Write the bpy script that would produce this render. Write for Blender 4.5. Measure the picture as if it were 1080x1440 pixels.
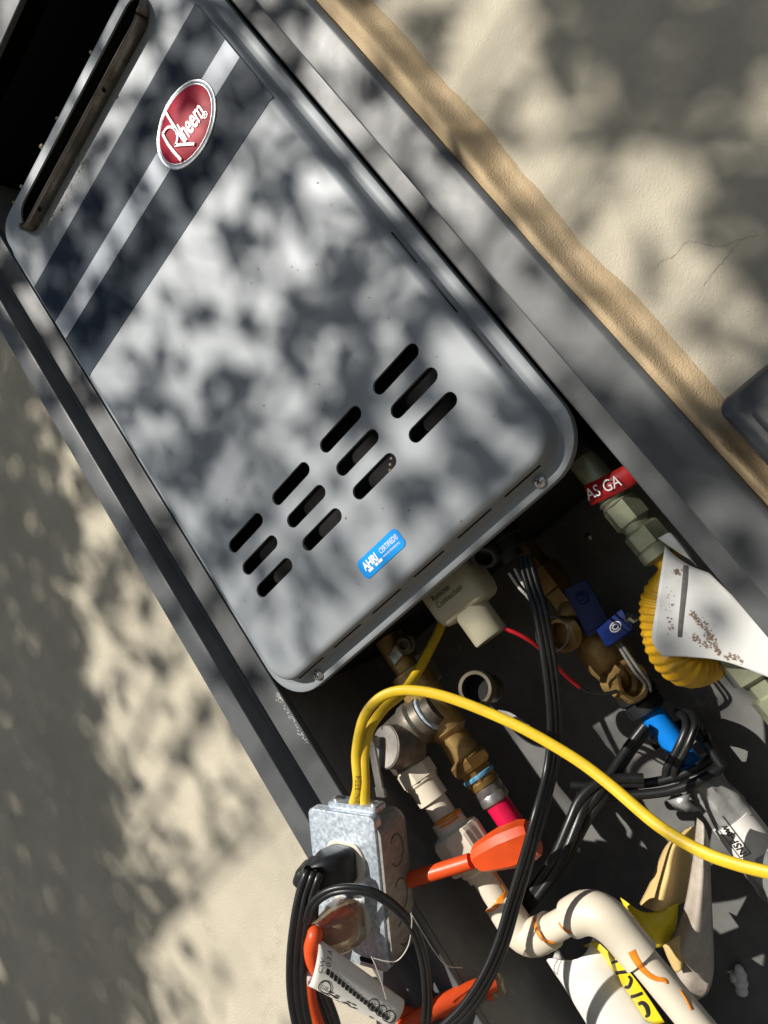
import bpy, math, random
import numpy as np
from mathutils import Matrix, Vector, geometry

random.seed(7)
rng = np.random.default_rng(7)
for o in list(bpy.data.objects):
    bpy.data.objects.remove(o)
scene = bpy.context.scene
COL = scene.collection

# ------------------------------------------------------------------ units
# Working unit u: X right along the house wall, Y into the wall, Z up;
# origin on the heater's front face.  1 u = 0.735 mm.
S = 0.000735
Z0 = 1.50                      # height of the working origin above the ground (m)

# ------------------------------------------------------------------ camera
F_PX = 1081.0                  # focal length for a 1080 x 1440 frame
CAM_T = np.array([403.66, -682.58, -426.63])
CAM_R = np.array([[0.637344, 0.532761, -0.55674],
                  [-0.618498, -0.077263, -0.781978],
                  [-0.459623, 0.842731, 0.280269]])   # rows: right, down, forward
cam_d = bpy.data.cameras.new('camera')
cam = bpy.data.objects.new('camera', cam_d)
COL.objects.link(cam)
cam_d.sensor_fit = 'VERTICAL'
cam_d.sensor_height = 24.0
cam_d.lens = 24.0 * F_PX / 1440.0
cam_d.clip_start = 0.01
cam_d.clip_end = 500
m4 = Matrix.Identity(4)
for i in range(3):
    m4[i][0] = CAM_R[0][i]
    m4[i][1] = -CAM_R[1][i]
    m4[i][2] = -CAM_R[2][i]
    m4[i][3] = CAM_T[i] * S + (Z0 if i == 2 else 0)
cam.matrix_world = m4
scene.camera = cam

# ------------------------------------------------------------------ sky and sun
SUN_DIR = np.array([0.22, 1.0, -0.77])         # the way the light travels
SUN_DIR = SUN_DIR / np.linalg.norm(SUN_DIR)
world = bpy.data.worlds.new('World')
scene.world = world
world.use_nodes = True
wn = world.node_tree
wn.nodes.clear()
sky = wn.nodes.new('ShaderNodeTexSky')
sky.sky_type = 'NISHITA'
sky.sun_disc = False
sky.sun_elevation = math.asin(-SUN_DIR[2])
sky.sun_rotation = math.atan2(-SUN_DIR[0], -SUN_DIR[1]) % (2 * math.pi)
bg = wn.nodes.new('ShaderNodeBackground')
bg.inputs['Strength'].default_value = 0.062
wo = wn.nodes.new('ShaderNodeOutputWorld')
wn.links.new(sky.outputs[0], bg.inputs[0])
wn.links.new(bg.outputs[0], wo.inputs[0])
sun_d = bpy.data.lights.new('sun', 'SUN')
sun_d.energy = 5.0
sun_d.angle = math.radians(0.53)
sun_d.color = (1.0, 0.95, 0.87)
sun = bpy.data.objects.new('sun', sun_d)
COL.objects.link(sun)
sun.rotation_euler = Vector(SUN_DIR).to_track_quat('-Z', 'Y').to_euler()
sun.location = (-2, -8, 8)

scene.view_settings.view_transform = 'Standard'
scene.view_settings.look = 'None'
scene.view_settings.exposure = 0.38
scene.view_settings.gamma = 1.0
scene.view_settings.use_curve_mapping = False
scene.cycles.use_denoising = True
scene.cycles.max_bounces = 6

# ------------------------------------------------------------------ helpers
A3 = lambda *a: np.array(a, float)
EX, EY, EZ = A3(1, 0, 0), A3(0, 1, 0), A3(0, 0, 1)


def ray(px, py):
    return CAM_R.T @ np.array([(px - 540) / F_PX, (py - 720) / F_PX, 1.0])


def at(px, py, Y):
    """point at depth Y (u) behind the heater face, seen at a pixel of the photograph"""
    d = ray(px, py)
    return CAM_T + d * (Y - CAM_T[1]) / d[1]


def dep(px, py, D):
    return CAM_T + ray(px, py) * D


def nrm(v):
    v = np.asarray(v, float)
    return v / max(np.linalg.norm(v), 1e-9)


def W(p):
    return (p[0] * S, p[1] * S, p[2] * S + Z0)


def thing(name, label, cat, loc, group=None):
    o = bpy.data.objects.new(name, None)
    o.empty_display_size = 0.02
    COL.objects.link(o)
    o.location = W(loc)
    o['label'] = label
    o['category'] = cat
    if group:
        o['group'] = group
    return o


def tag(o, label, cat, group=None):
    o['label'] = label
    o['category'] = cat
    if group:
        o['group'] = group
    return o


def origin_of(parent):
    p = parent
    loc = Vector((0, 0, 0))
    while p is not None:
        loc += Vector(p.location)
        p = p.parent
    return loc


class MB:
    """collects vertices (working units) and faces; build() links one mesh object"""

    def __init__(self):
        self.v, self.f = [], []

    def add(self, vs, fs):
        o = len(self.v)
        self.v += [tuple(map(float, p)) for p in vs]
        self.f += [tuple(i + o for i in f) for f in fs]
        return self

    def rings(self, rings, cap=True, closed=False):
        n = len(rings[0])
        vs = [p for r in rings for p in r]
        fs = []
        m = len(rings)
        for i in range(m if closed else m - 1):
            a, b = i * n, ((i + 1) % m) * n
            for k in range(n):
                k2 = (k + 1) % n
                fs.append((a + k, a + k2, b + k2, b + k))
        if cap and not closed:
            fs.append(tuple(range(n - 1, -1, -1)))
            fs.append(tuple((m - 1) * n + k for k in range(n)))
        return self.add(vs, fs)

    def grid(self, rows):
        n = len(rows[0])
        fs = []
        for i in range(len(rows) - 1):
            for k in range(n - 1):
                fs.append((i * n + k, i * n + k + 1, (i + 1) * n + k + 1, (i + 1) * n + k))
        return self.add([p for r in rows for p in r], fs)

    def lathe(self, c, axis, prof, n=28, cap=True, up=None, flat=None):
        axis = nrm(axis)
        a = nrm(np.cross(axis, up if up is not None else (A3(0.3, 0.5, 0.8) if abs(axis[2]) < .9 else EX)))
        b = np.cross(axis, a)
        rings = []
        for h, r in prof:
            ring = []
            for k in range(n):
                t = 2 * math.pi * (k + .5) / n
                rr = r
                if flat:
                    rr = r * flat(k, h)
                ring.append(np.asarray(c) + axis * h + (a * math.cos(t) + b * math.sin(t)) * rr)
            rings.append(ring)
        return self.rings(rings, cap)

    def sweep(self, pts, prof, up=None, cap=True, scale=None, twist=None):
        """prof: list of (a, b) offsets along side and up vectors"""
        pts = [np.asarray(p, float) for p in pts]
        n = len(pts)
        T = [nrm(pts[min(i + 1, n - 1)] - pts[max(i - 1, 0)]) for i in range(n)]
        u = up if up is not None else (EZ if abs(T[0][2]) < .8 else EX)
        u = nrm(u - T[0] * np.dot(u, T[0]))
        rings = []
        for i in range(n):
            u = nrm(u - T[i] * np.dot(u, T[i]))
            s = np.cross(T[i], u)
            k = 1 if scale is None else scale[i]
            tw = 0 if twist is None else twist[i]
            c_, s_ = math.cos(tw), math.sin(tw)
            rings.append([pts[i] + (s * (a * c_ - b * s_) + u * (a * s_ + b * c_)) * k for a, b in prof])
        return self.rings(rings, cap)

    def tube(self, pts, r, n=16, cap=True, scale=None):
        return self.sweep(pts, [(r * math.cos(2 * math.pi * k / n), r * math.sin(2 * math.pi * k / n)) for k in range(n)], cap=cap, scale=scale)

    def box(self, c, ex, ey, ez, sx, sy, sz, bev=0.0):
        """box with chamfered / rounded long edges (along ez)"""
        c = np.asarray(c, float)
        pr = rrect(sx, sy, bev, 4 if bev > 0 else 0)
        e = min(bev * .5, sz * .2)
        rings = []
        for h, k in ((-sz / 2, e), (-sz / 2 + e, 0), (sz / 2 - e, 0), (sz / 2, e)) if bev > 0 else ((-sz / 2, 0), (sz / 2, 0)):
            fx, fy = (sx - 2 * k) / sx, (sy - 2 * k) / sy
            rings.append([c + ex * a * fx + ey * b * fy + ez * h for a, b in pr])
        return self.rings(rings)

    def build(self, name, material, parent=None, smooth=35, link=True):
        org = origin_of(parent)
        me = bpy.data.meshes.new(name)
        me.from_pydata([Vector(W(p)) - org for p in self.v], [], self.f)
        me.validate()
        if smooth:
            me.polygons.foreach_set('use_smooth', [True] * len(me.polygons))
            me.set_sharp_from_angle(angle=math.radians(smooth))
        me.materials.append(material)
        me.update()
        import bmesh
        bm = bmesh.new()
        bm.from_mesh(me)
        bmesh.ops.recalc_face_normals(bm, faces=bm.faces)
        bm.to_mesh(me)
        bm.free()
        o = bpy.data.objects.new(name, me)
        o.parent = parent
        COL.objects.link(o)
        return o


def rrect(sx, sy, r, k=4):
    """rounded rectangle outline, centred"""
    if r <= 0:
        return [(-sx / 2, -sy / 2), (sx / 2, -sy / 2), (sx / 2, sy / 2), (-sx / 2, sy / 2)]
    out = []
    for cx, cy, a0 in ((sx / 2 - r, -sy / 2 + r, -90), (sx / 2 - r, sy / 2 - r, 0), (-sx / 2 + r, sy / 2 - r, 90), (-sx / 2 + r, -sy / 2 + r, 180)):
        for i in range(k + 1):
            t = math.radians(a0 + 90 * i / k)
            out.append((cx + r * math.cos(t), cy + r * math.sin(t)))
    return out


def spline(pts, per=8):
    P = [np.asarray(p, float) for p in pts]
    P = [2 * P[0] - P[1]] + P + [2 * P[-1] - P[-2]]
    out = []
    for i in range(1, len(P) - 2):
        p0, p1, p2, p3 = P[i - 1], P[i], P[i + 1], P[i + 2]
        for k in range(per):
            t = k / per
            out.append(.5 * ((2 * p1) + (-p0 + p2) * t + (2 * p0 - 5 * p1 + 4 * p2 - p3) * t * t + (-p0 + 3 * p1 - 3 * p2 + p3) * t ** 3))
    out.append(P[-2])
    return out


def pix(L):
    return [at(*q) for q in L]


def bend_path(pts, rad, k=7):
    """polyline with its corners rounded"""
    pts = [np.asarray(p, float) for p in pts]
    out = [pts[0]]
    for i in range(1, len(pts) - 1):
        a, b, c = pts[i - 1], pts[i], pts[i + 1]
        d1, d2 = nrm(a - b), nrm(c - b)
        s, e = b + d1 * rad, b + d2 * rad
        for j in range(k + 1):
            t = j / k
            out.append((1 - t) ** 2 * s + 2 * t * (1 - t) * b + t * t * e)
    out.append(pts[-1])
    return out


def lettering(body, org, xd, yd, size, material, parent, name='lettering', cond=1.0, bold=0.0, fn=None, align='LEFT', lift=None):
    """flat print: text laid on a surface (org, xd, yd in working units; fn maps text x,y to a point)"""
    cu = bpy.data.curves.new(name, 'FONT')
    cu.body = body
    cu.size = 1.0
    cu.align_x = align
    cu.offset = bold
    cu.resolution_u = 3
    tmp = bpy.data.objects.new(name, cu)
    COL.objects.link(tmp)
    dg = bpy.context.evaluated_depsgraph_get()
    me0 = bpy.data.meshes.new_from_object(tmp.evaluated_get(dg))
    vs = [(v.co.x * size * cond, v.co.y * size) for v in me0.vertices]
    fs = [tuple(p.vertices) for p in me0.polygons]
    bpy.data.objects.remove(tmp)
    bpy.data.curves.remove(cu)
    bpy.data.meshes.remove(me0)
    mb = MB()
    if fn is None:
        xd, yd = np.asarray(xd, float), np.asarray(yd, float)
        fn = lambda x, y: np.asarray(org, float) + xd * x + yd * y
    mb.add([fn(x, y) for x, y in vs], fs)
    return mb.build(name, material, parent, smooth=0)


def vn(p, f=1.0, seed=0.0):
    """cheap smooth value noise for shaping geometry"""
    x, y, z = p[0] * f + seed, p[1] * f + seed * 1.7, p[2] * f + seed * 2.3
    return (math.sin(x * 1.7 + math.sin(y * 2.1)) + math.sin(y * 1.3 + math.sin(z * 1.9 + 1)) + math.sin(z * 1.5 + math.sin(x * 2.3 + 2))) / 3


# ------------------------------------------------------------------ materials
def lin(r, g, b):
    return tuple(((c / 255) / 12.92 if c / 255 <= .04045 else ((c / 255 + .055) / 1.055) ** 2.4) for c in (r, g, b))


def material(name, col, rough=.5, metal=0.0, var=.15, vscale=40, bump=0.0, bscale=400, col2=None, dust=None, dscale=60, dcut=.55,
             spec=.5, rvar=.1, trans=0.0, coat=0.0, alpha=1.0, streak=None, ior=1.45, bdist=.0006, sub=0.0):
    m = bpy.data.materials.new(name)
    m.use_nodes = True
    nt = m.node_tree
    N, L = nt.nodes, nt.links
    b = N['Principled BSDF']
    tc = N.new('ShaderNodeTexCoord')
    src = tc.outputs['Object']
    if streak:
        mp = N.new('ShaderNodeMapping')
        mp.inputs['Scale'].default_value = streak
        L.new(src, mp.inputs[0])
        srcv = mp.outputs[0]
    else:
        srcv = src
    n1 = N.new('ShaderNodeTexNoise')
    n1.inputs['Scale'].default_value = vscale
    n1.inputs['Detail'].default_value = 6
    n1.inputs['Roughness'].default_value = .6
    L.new(srcv, n1.inputs['Vector'])
    mix = N.new('ShaderNodeMix')
    mix.data_type = 'RGBA'
    c2 = col2 or tuple(c * (1 - var) for c in col)
    mix.inputs['A'].default_value = (*col, 1) if col2 else (*[min(1, c * (1 + var)) for c in col], 1)
    mix.inputs['B'].default_value = (*c2, 1)
    rmp = N.new('ShaderNodeMapRange')
    rmp.inputs['From Min'].default_value = .35
    rmp.inputs['From Max'].default_value = .65
    L.new(n1.outputs[0], rmp.inputs[0])
    L.new(rmp.outputs[0], mix.inputs['Factor'])
    cout = mix.outputs['Result']
    rout = None
    if dust:
        n2 = N.new('ShaderNodeTexNoise')
        n2.inputs['Scale'].default_value = dscale
        n2.inputs['Detail'].default_value = 9
        n2.inputs['Roughness'].default_value = .7
        L.new(src, n2.inputs['Vector'])
        r2 = N.new('ShaderNodeMapRange')
        r2.inputs['From Min'].default_value = dcut
        r2.inputs['From Max'].default_value = dcut + .15
        L.new(n2.outputs[0], r2.inputs[0])
        mx = N.new('ShaderNodeMix')
        mx.data_type = 'RGBA'
        mx.inputs['B'].default_value = (*dust, 1)
        L.new(r2.outputs[0], mx.inputs['Factor'])
        L.new(cout, mx.inputs['A'])
        cout = mx.outputs['Result']
    L.new(cout, b.inputs['Base Color'])
    rr = N.new('ShaderNodeMapRange')
    rr.inputs['To Min'].default_value = max(.02, rough - rvar)
    rr.inputs['To Max'].default_value = min(1, rough + rvar)
    L.new(n1.outputs[0], rr.inputs[0])
    L.new(rr.outputs[0], b.inputs['Roughness'])
    b.inputs['Metallic'].default_value = metal
    b.inputs['Specular IOR Level'].default_value = spec
    b.inputs['Coat Weight'].default_value = coat
    b.inputs['Transmission Weight'].default_value = trans
    b.inputs['IOR'].default_value = ior
    b.inputs['Alpha'].default_value = alpha
    b.inputs['Subsurface Weight'].default_value = sub
    if sub:
        b.inputs['Subsurface Radius'].default_value = (.004, .003, .002)
    if bump:
        nb = N.new('ShaderNodeTexNoise')
        nb.inputs['Scale'].default_value = bscale
        nb.inputs['Detail'].default_value = 5
        L.new(srcv, nb.inputs['Vector'])
        bp = N.new('ShaderNodeBump')
        bp.inputs['Strength'].default_value = bump
        bp.inputs['Distance'].default_value = bdist
        L.new(nb.outputs[0], bp.inputs['Height'])
        L.new(bp.outputs[0], b.inputs['Normal'])
    return m


MAT = dict(
    stucco=material('stucco', (.45, .41, .325), .9, var=.10, vscale=9, bump=.6, bscale=950, dust=(.37, .335, .265), dscale=22, dcut=.60, spec=.2, bdist=.0013),
    ground=material('concrete_ground', (.20, .185, .16), .9, var=.2, vscale=3, bump=.4, bscale=120, spec=.2),
    caulk=material('tan_caulk', (.46, .345, .205), .8, var=.10, vscale=18, bump=.6, bscale=850, col2=(.42, .32, .20), dust=(.47, .40, .29), dscale=40, dcut=.60, spec=.25, bdist=.0016),
    cover=material('silver_grey_paint', (.246, .264, .282), .50, metal=.12, var=.035, vscale=22, bump=.05, bscale=900, dust=(.24, .245, .25), dscale=38, dcut=.72, rvar=.05),
    frame=material('charcoal_powder_coat', (.085, .089, .092), .42, metal=.0, var=.10, vscale=60, bump=.22, bscale=2600, dust=(.17, .165, .155), dscale=90, dcut=.66, rvar=.07, bdist=.0002),
    inner=material('dusty_charcoal_steel', (.125, .124, .120), .55, var=.14, vscale=30, bump=.15, bscale=800, dust=(.25, .22, .185), dscale=34, dcut=.60),
    band=material('navy_black_film', (.012, .025, .042), .48, var=.1, vscale=30, rvar=.03, spec=.22),
    stripe=material('silver_film', (.27, .295, .335), .5, metal=.1, var=.04, vscale=30, rvar=.03),
    badge_rim=material('brushed_silver_badge', (.62, .64, .66), .28, metal=.55, var=.05, vscale=90, rvar=.05),
    badge_red=material('red_badge_enamel', (.62, .008, .040), .42, metal=.0, var=.12, vscale=60, rvar=.04, spec=.3),
    letter_silver=material('raised_silver_letters', (.72, .72, .73), .25, metal=.5, var=.03),
    vent_steel=material('heat_tinted_steel', (.22, .20, .17), .30, metal=.9, var=.25, vscale=35, streak=(1, 1, 6), dust=(.15, .12, .085), dscale=30, dcut=.5),
    black=material('recess_black', (.008, .008, .008), .6, var=.1, spec=.2),  # stands in for the dark of holes and the shaded box top
    void=material('dark_interior_steel', (.018, .018, .018), .8, spec=.1, metal=.0, var=.3, vscale=20),
    sticker=material('blue_sticker', (.0, .26, .72), .3, var=.05, vscale=30),
    white_print=material('white_print', (.8, .8, .8), .45, var=.02),
    black_print=material('black_print', (.012, .012, .012), .6, var=.02),
    residue=material('dried_adhesive', (.50, .50, .48), .7, var=.1),
    grey_ink=material('faded_ink', (.22, .15, .02), .6),
    screw=material('zinc_screw', (.55, .55, .54), .28, metal=.9, var=.1, vscale=200),
    galvan=material('galvanised_steel', (.34, .40, .46), .40, metal=.6, var=.3, vscale=260, bump=.05, bscale=500, col2=(.66, .71, .76), dust=(.17, .20, .23), dscale=210, dcut=.58),
    galvan_dull=material('weathered_box_steel', (.25, .242, .222), .55, metal=.25, var=.2, vscale=120, bump=.2, bscale=700, dust=(.16, .14, .12), dscale=90, dcut=.58, streak=(1, 1, 3)),
    knock=material('knockout_dark_steel', (.12, .11, .095), .6, metal=.3),
    ivory=material('ivory_plastic', (.55, .50, .41), .4, var=.05),
    rubber=material('black_cable_rubber', (.011, .0115, .012), .36, var=.25, vscale=160, bump=.12, bscale=900, dust=(.075, .07, .062), dscale=260, dcut=.69),
    plug=material('black_plug_rubber', (.010, .011, .013), .42, var=.2, vscale=120, bump=.1, bscale=600),
    yellow=material('yellow_cable_jacket', (.64, .43, .018), .46, var=.08, vscale=60, dust=(.36, .25, .03), dscale=130, dcut=.585, bump=.05, bscale=300),
    orange=material('orange_cord_rubber', (.62, .070, .012), .42, var=.08, vscale=80, dust=(.45, .09, .03), dscale=120, dcut=.64, sub=.05),
    clear=material('clear_tan_plastic', (.55, .44, .30), .25, var=.2, vscale=120, trans=.75, ior=1.45),
    paper=material('white_label_paper', (.68, .66, .62), .7, var=.05, vscale=50, bump=.1, bscale=200),
    leaflet=material('white_coated_leaflet', (.66, .66, .64), .5, var=.05, vscale=30, dust=(.42, .36, .30), dscale=55, dcut=.665, bump=.1, bscale=120),
    stain=material('brown_dirt_stain', (.24, .165, .12), .9, var=.3, vscale=260, dust=(.5, .47, .43), dscale=420, dcut=.52),
    manila=material('manila_paper', (.60, .43, .18), .65, var=.08, vscale=40, bump=.08, bscale=150),
    plastic_sheet=material('dusty_plastic_sleeve', (.42, .37, .31), .35, var=.2, vscale=60, alpha=.9, dust=(.30, .24, .18), dscale=70, dcut=.55),
    caution=material('yellow_tape', (.72, .55, .02), .35, var=.06, vscale=50),
    cpvc=material('cream_cpvc', (.63, .565, .45), .38, var=.05, vscale=45, dust=(.48, .40, .29), dscale=80, dcut=.66, sub=.05, bump=.03, bscale=200),
    glue=material('orange_solvent_cement', (.70, .22, .02), .3, var=.15, vscale=120),
    remote=material('cream_moulded_plastic', (.42, .385, .275), .5, var=.06, vscale=40),
    brass=material('tarnished_brass', (.30, .18, .06), .38, metal=.75, var=.3, vscale=60, dust=(.16, .10, .05), dscale=70, dcut=.55, bump=.1, bscale=500),
    brass_bright=material('cast_brass', (.42, .27, .10), .45, metal=.6, var=.2, vscale=120, bump=.35, bscale=900),
    bronze=material('grey_bronze', (.17, .15, .12), .5, metal=.45, var=.3, vscale=70, dust=(.28, .25, .21), dscale=120, dcut=.62, bump=.3, bscale=700),
    dial=material('stamped_alloy_dial', (.40, .37, .33), .5, metal=.4, var=.15, vscale=160),
    dark_brass=material('blackened_brass', (.10, .085, .06), .4, metal=.7, var=.3, vscale=90),
    lever=material('dull_lever_steel', (.20, .19, .17), .45, metal=.6, var=.25, vscale=90),
    steel=material('crimp_ring_steel', (.36, .35, .33), .33, metal=.85, var=.25, vscale=120, dust=(.15, .13, .1), dscale=160, dcut=.58),
    red_pipe=material('red_pipe', (.55, .006, .05), .35, var=.06, vscale=50),
    red_wire=material('red_wire', (.50, .012, .02), .4, var=.05),
    red_tag=material('red_vinyl_tag', (.42, .012, .014), .45, var=.12, vscale=60),
    blue_pipe=material('blue_pipe', (.004, .17, .58), .3, var=.05, vscale=50),
    blue_handle=material('blue_vinyl_handle', (.006, .020, .125), .4, var=.15, vscale=60),
    blue_tape=material('blue_thread_tape', (.10, .30, .50), .6, var=.4, vscale=200),
    blue_white=material('pale_blue_thread_tape', (.45, .52, .58), .6, var=.3, vscale=200),
    olive=material('olive_plated_fitting', (.27, .28, .19), .42, metal=.45, var=.18, vscale=80, dust=(.36, .35, .28), dscale=110, dcut=.6),
    gas_hose=material('yellow_coated_gas_hose', (.56, .31, .010), .38, var=.15, vscale=60, dust=(.27, .16, .02), dscale=80, dcut=.55),
    duct_tape=material('silver_duct_tape', (.30, .30, .29), .36, metal=.35, var=.15, vscale=60, bump=.5, bscale=160, dust=(.20, .19, .17), dscale=70, dcut=.6, bdist=.0012),
    box_plastic=material('charcoal_plastic', (.055, .057, .062), .34, var=.2, vscale=60, bump=.12, bscale=350, dust=(.10, .10, .10), dscale=60, dcut=.62),
    foam=material('white_foam', (.72, .71, .68), .85, var=.08, vscale=300, bump=.5, bscale=700),
    tie=material('clear_nylon', (.30, .30, .28), .4, var=.1, trans=.4),
    thread=material('pale_thread', (.55, .52, .47), .6, var=.1),
    leaf_dry=material('dry_leaf', (.36, .31, .17), .8, var=.3, vscale=300),
    crack=material('crack_line', (.27, .24, .185), .95, var=.2),
    chips=material('bare_metal_chips', (.5, .49, .47), .5, var=.2),
    bark=material('grey_brown_bark', (.16, .12, .085), .9, var=.35, vscale=14, bump=.8, bscale=60, bdist=.02, streak=(1, 1, .25)),
)
leafm = bpy.data.materials.new('green_leaf')
leafm.use_nodes = True
nt = leafm.node_tree
nt.nodes.clear()
_n = nt.nodes.new('ShaderNodeTexNoise')
_n.inputs['Scale'].default_value = 3
_r = nt.nodes.new('ShaderNodeMix')
_r.data_type = 'RGBA'
_r.inputs['A'].default_value = (.045, .085, .02, 1)
_r.inputs['B'].default_value = (.075, .11, .03, 1)
_d = nt.nodes.new('ShaderNodeBsdfDiffuse')
_t = nt.nodes.new('ShaderNodeBsdfTranslucent')
_m = nt.nodes.new('ShaderNodeMixShader')
_m.inputs[0].default_value = .25
_o = nt.nodes.new('ShaderNodeOutputMaterial')
nt.links.new(_n.outputs[0], _r.inputs['Factor'])
nt.links.new(_r.outputs['Result'], _d.inputs[0])
nt.links.new(_r.outputs['Result'], _t.inputs[0])
nt.links.new(_d.outputs[0], _m.inputs[1])
nt.links.new(_t.outputs[0], _m.inputs[2])
nt.links.new(_m.outputs[0], _o.inputs[0])

# ================================================================== SETTING
GZ = -Z0 / S
g = MB()
g.add([(-200000, -200000, GZ), (200000, -200000, GZ), (200000, 200000, GZ), (-200000, 200000, GZ)], [(0, 1, 2, 3)])
go = g.build('ground', MAT['ground'], smooth=0)
go['kind'] = 'structure'

WY = 22.0                                  # wall plane
BZ0, BZ1 = -980.0, 745.0                   # box opening, bottom and top
w = MB()
xs = [-4200, -300, 300, 4200]
zs = [GZ, BZ0 - 10, BZ1 + 8, 2200]
for i in range(3):
    for j in range(3):
        if i == 1 and j == 1:
            continue
        w.add([(xs[i], WY, zs[j]), (xs[i + 1], WY, zs[j]), (xs[i + 1], WY, zs[j + 1]), (xs[i], WY, zs[j + 1])], [(0, 1, 2, 3)])
w.add([(-4200, WY + 340, GZ), (4200, WY + 340, GZ), (4200, WY + 340, 2200), (-4200, WY + 340, 2200)], [(0, 1, 2, 3)])
for a, b in (((-4200, GZ), (-4200, 2200)), ((4200, GZ), (4200, 2200)), ((-4200, 2200), (4200, 2200))):
    w.add([(a[0], WY, a[1]), (b[0], WY, b[1]), (b[0], WY + 340, b[1]), (a[0], WY + 340, a[1])], [(0, 1, 2, 3)])
wall = w.build('stucco_wall', MAT['stucco'], smooth=0)
tag(wall, 'cream stucco house wall around the recessed heater box', 'wall')

# caulk bead sealing the right flange to the wall
c = MB()
rows = []
z = 780.0
while z > -1000:
    wob = 6 * vn((z * .011, 0, 0)) + 3 * vn((z * .031, 3, 1))
    xo = 360 - 12 * max(0, min(1, (196 - z) / 520)) + wob * .8
    row = []
    for k in range(15):
        t = k / 14
        x = 312.5 + (xo - 312.5) * t
        base = 7 + (WY + 1 - 7) * t
        hump = 11 * math.exp(-((t - .36 - .09 * math.sin(z * .009)) / .17) ** 2) * (1 + .35 * vn((z * .02, t * 2, 5)))
        hump += (1.6 * vn((z * .03, t * 3, 9)) + 1.2 * vn((z * .09, t * 5, 4))) * math.sin(math.pi * t)
        groove = 1.2 * math.exp(-((t - .66 - .10 * math.sin(z * .006 + 1)) / .07) ** 2)
        row.append((x, base - hump + groove, z))
    rows.append(row)
    z -= 6
c.grid(rows)
cko = c.build('caulk_bead', MAT['caulk'], wall, smooth=80)
cko['label'] = 'uneven tan caulk bead between the flange and the stucco'

def crack(L, wd):
    mb = MB()
    P_ = spline([at(x, y, WY - .35) for x, y in L], 5)
    rows_ = []
    for i, p in enumerate(P_):
        t = nrm(P_[min(i + 1, len(P_) - 1)] - P_[max(i - 1, 0)])
        n_ = np.cross(t, EY)
        p = p + n_ * 1.6 * vn((i * 1.3, 0, 0), 1.0, wd * 9)
        w_ = wd * (.35 + .65 * abs(vn((i * .7, 2, 0))))
        rows_.append([p + n_ * w_, p - n_ * w_])
    mb.grid(rows_)
    return mb.build('hairline_crack', MAT['crack'], wall, smooth=0)


crack([(917, 382), (932, 366), (948, 360), (966, 340), (990, 343), (1012, 347), (1036, 338), (1066, 330)], .3)
crack([(1040, 340), (1022, 362), (1004, 382), (990, 402)], .28)

# ================================================================== RECESS BOX
boxr = thing('recess_box', 'charcoal steel recess box set in the stucco wall round the water heater', 'enclosure', (0, 0, BZ0))
LEDGE_Y, BACK_Y = 28.0, 320.0


def strip(x0, x1, y0, y1, name, material_, z0=BZ0, z1=BZ1, label=None, smooth=0):
    m = MB()
    m.add([(x0, y0, z0), (x1, y1, z0), (x1, y1, z1), (x0, y0, z1)], [(0, 1, 2, 3)])
    return m


def profile_rail(prof, name, z0, z1, bz=None):
    """a folded sheet: profile in X-Y extruded along Z"""
    m = MB()
    m.grid([[(x, y, z_) for x, y in prof] for z_ in (np.linspace(z0, z1, 40))])
    return m.build(name, MAT['frame'], boxr, smooth=50)


def rounded(P, r=2.2, k=3):
    out = [P[0]]
    for i in range(1, len(P) - 1):
        a, b, c_ = map(np.array, (P[i - 1], P[i], P[i + 1]))
        d1, d2 = (a - b) / np.linalg.norm(a - b), (c_ - b) / np.linalg.norm(c_ - b)
        s_, e_ = b + d1 * r, b + d2 * r
        for j in range(k + 1):
            t = j / k
            q = (1 - t) ** 2 * s_ + 2 * t * (1 - t) * b + t * t * e_
            out.append((float(q[0]), float(q[1])))
    out.append(P[-1])
    return out


profile_rail(rounded([(-322, 19), (-322, 0), (-290, 0), (-290, LEDGE_Y), (-250, LEDGE_Y), (-250, LEDGE_Y + 10)]), 'side_flange', BZ0 - 20, BZ1 + 20)
profile_rail(rounded([(318, 19), (318, 2), (313, -1), (272, 0), (272, LEDGE_Y), (246, LEDGE_Y), (246, LEDGE_Y + 10)]), 'side_flange', BZ0 - 20, BZ1 + 20)


def panel(vs, name, mt='inner'):
    m = MB()
    m.add(vs, [(0, 1, 2, 3)])
    return m.build(name, MAT[mt], boxr, smooth=0)


y0 = LEDGE_Y + 9
panel([(-250, y0, BZ0), (-250, BACK_Y, BZ0), (-250, BACK_Y, BZ1 - 40), (-250, y0, BZ1 - 40)], 'side_panel')
panel([(246, y0, BZ0), (246, BACK_Y, BZ0), (246, BACK_Y, BZ1 - 40), (246, y0, BZ1 - 40)], 'side_panel')
panel([(-250, BACK_Y, BZ0), (246, BACK_Y, BZ0), (246, BACK_Y, BZ1 - 40), (-250, BACK_Y, BZ1 - 40)], 'back_panel')
panel([(-250, y0, BZ0), (246, y0, BZ0), (246, BACK_Y, BZ0), (-250, BACK_Y, BZ0)], 'bottom_panel')
panel([(-250, y0, BZ1 - 40), (246, y0, BZ1 - 40), (246, BACK_Y, BZ1 - 40), (-250, BACK_Y, BZ1 - 40)], 'top_panel', 'black')  # black colour stands in for the deep shade above the heater
for z_a, z_b, nm in ((BZ1 - 40, BZ1 + 20, 'top_flange'), (BZ0 - 20, BZ0 + 30, 'bottom_flange')):
    m = MB()
    m.box(A3(-9, 4.5, (z_a + z_b) / 2), EX, EZ, EY, 558, z_b - z_a, 9, 2)
    m.build(nm, MAT['frame'], boxr)
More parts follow.
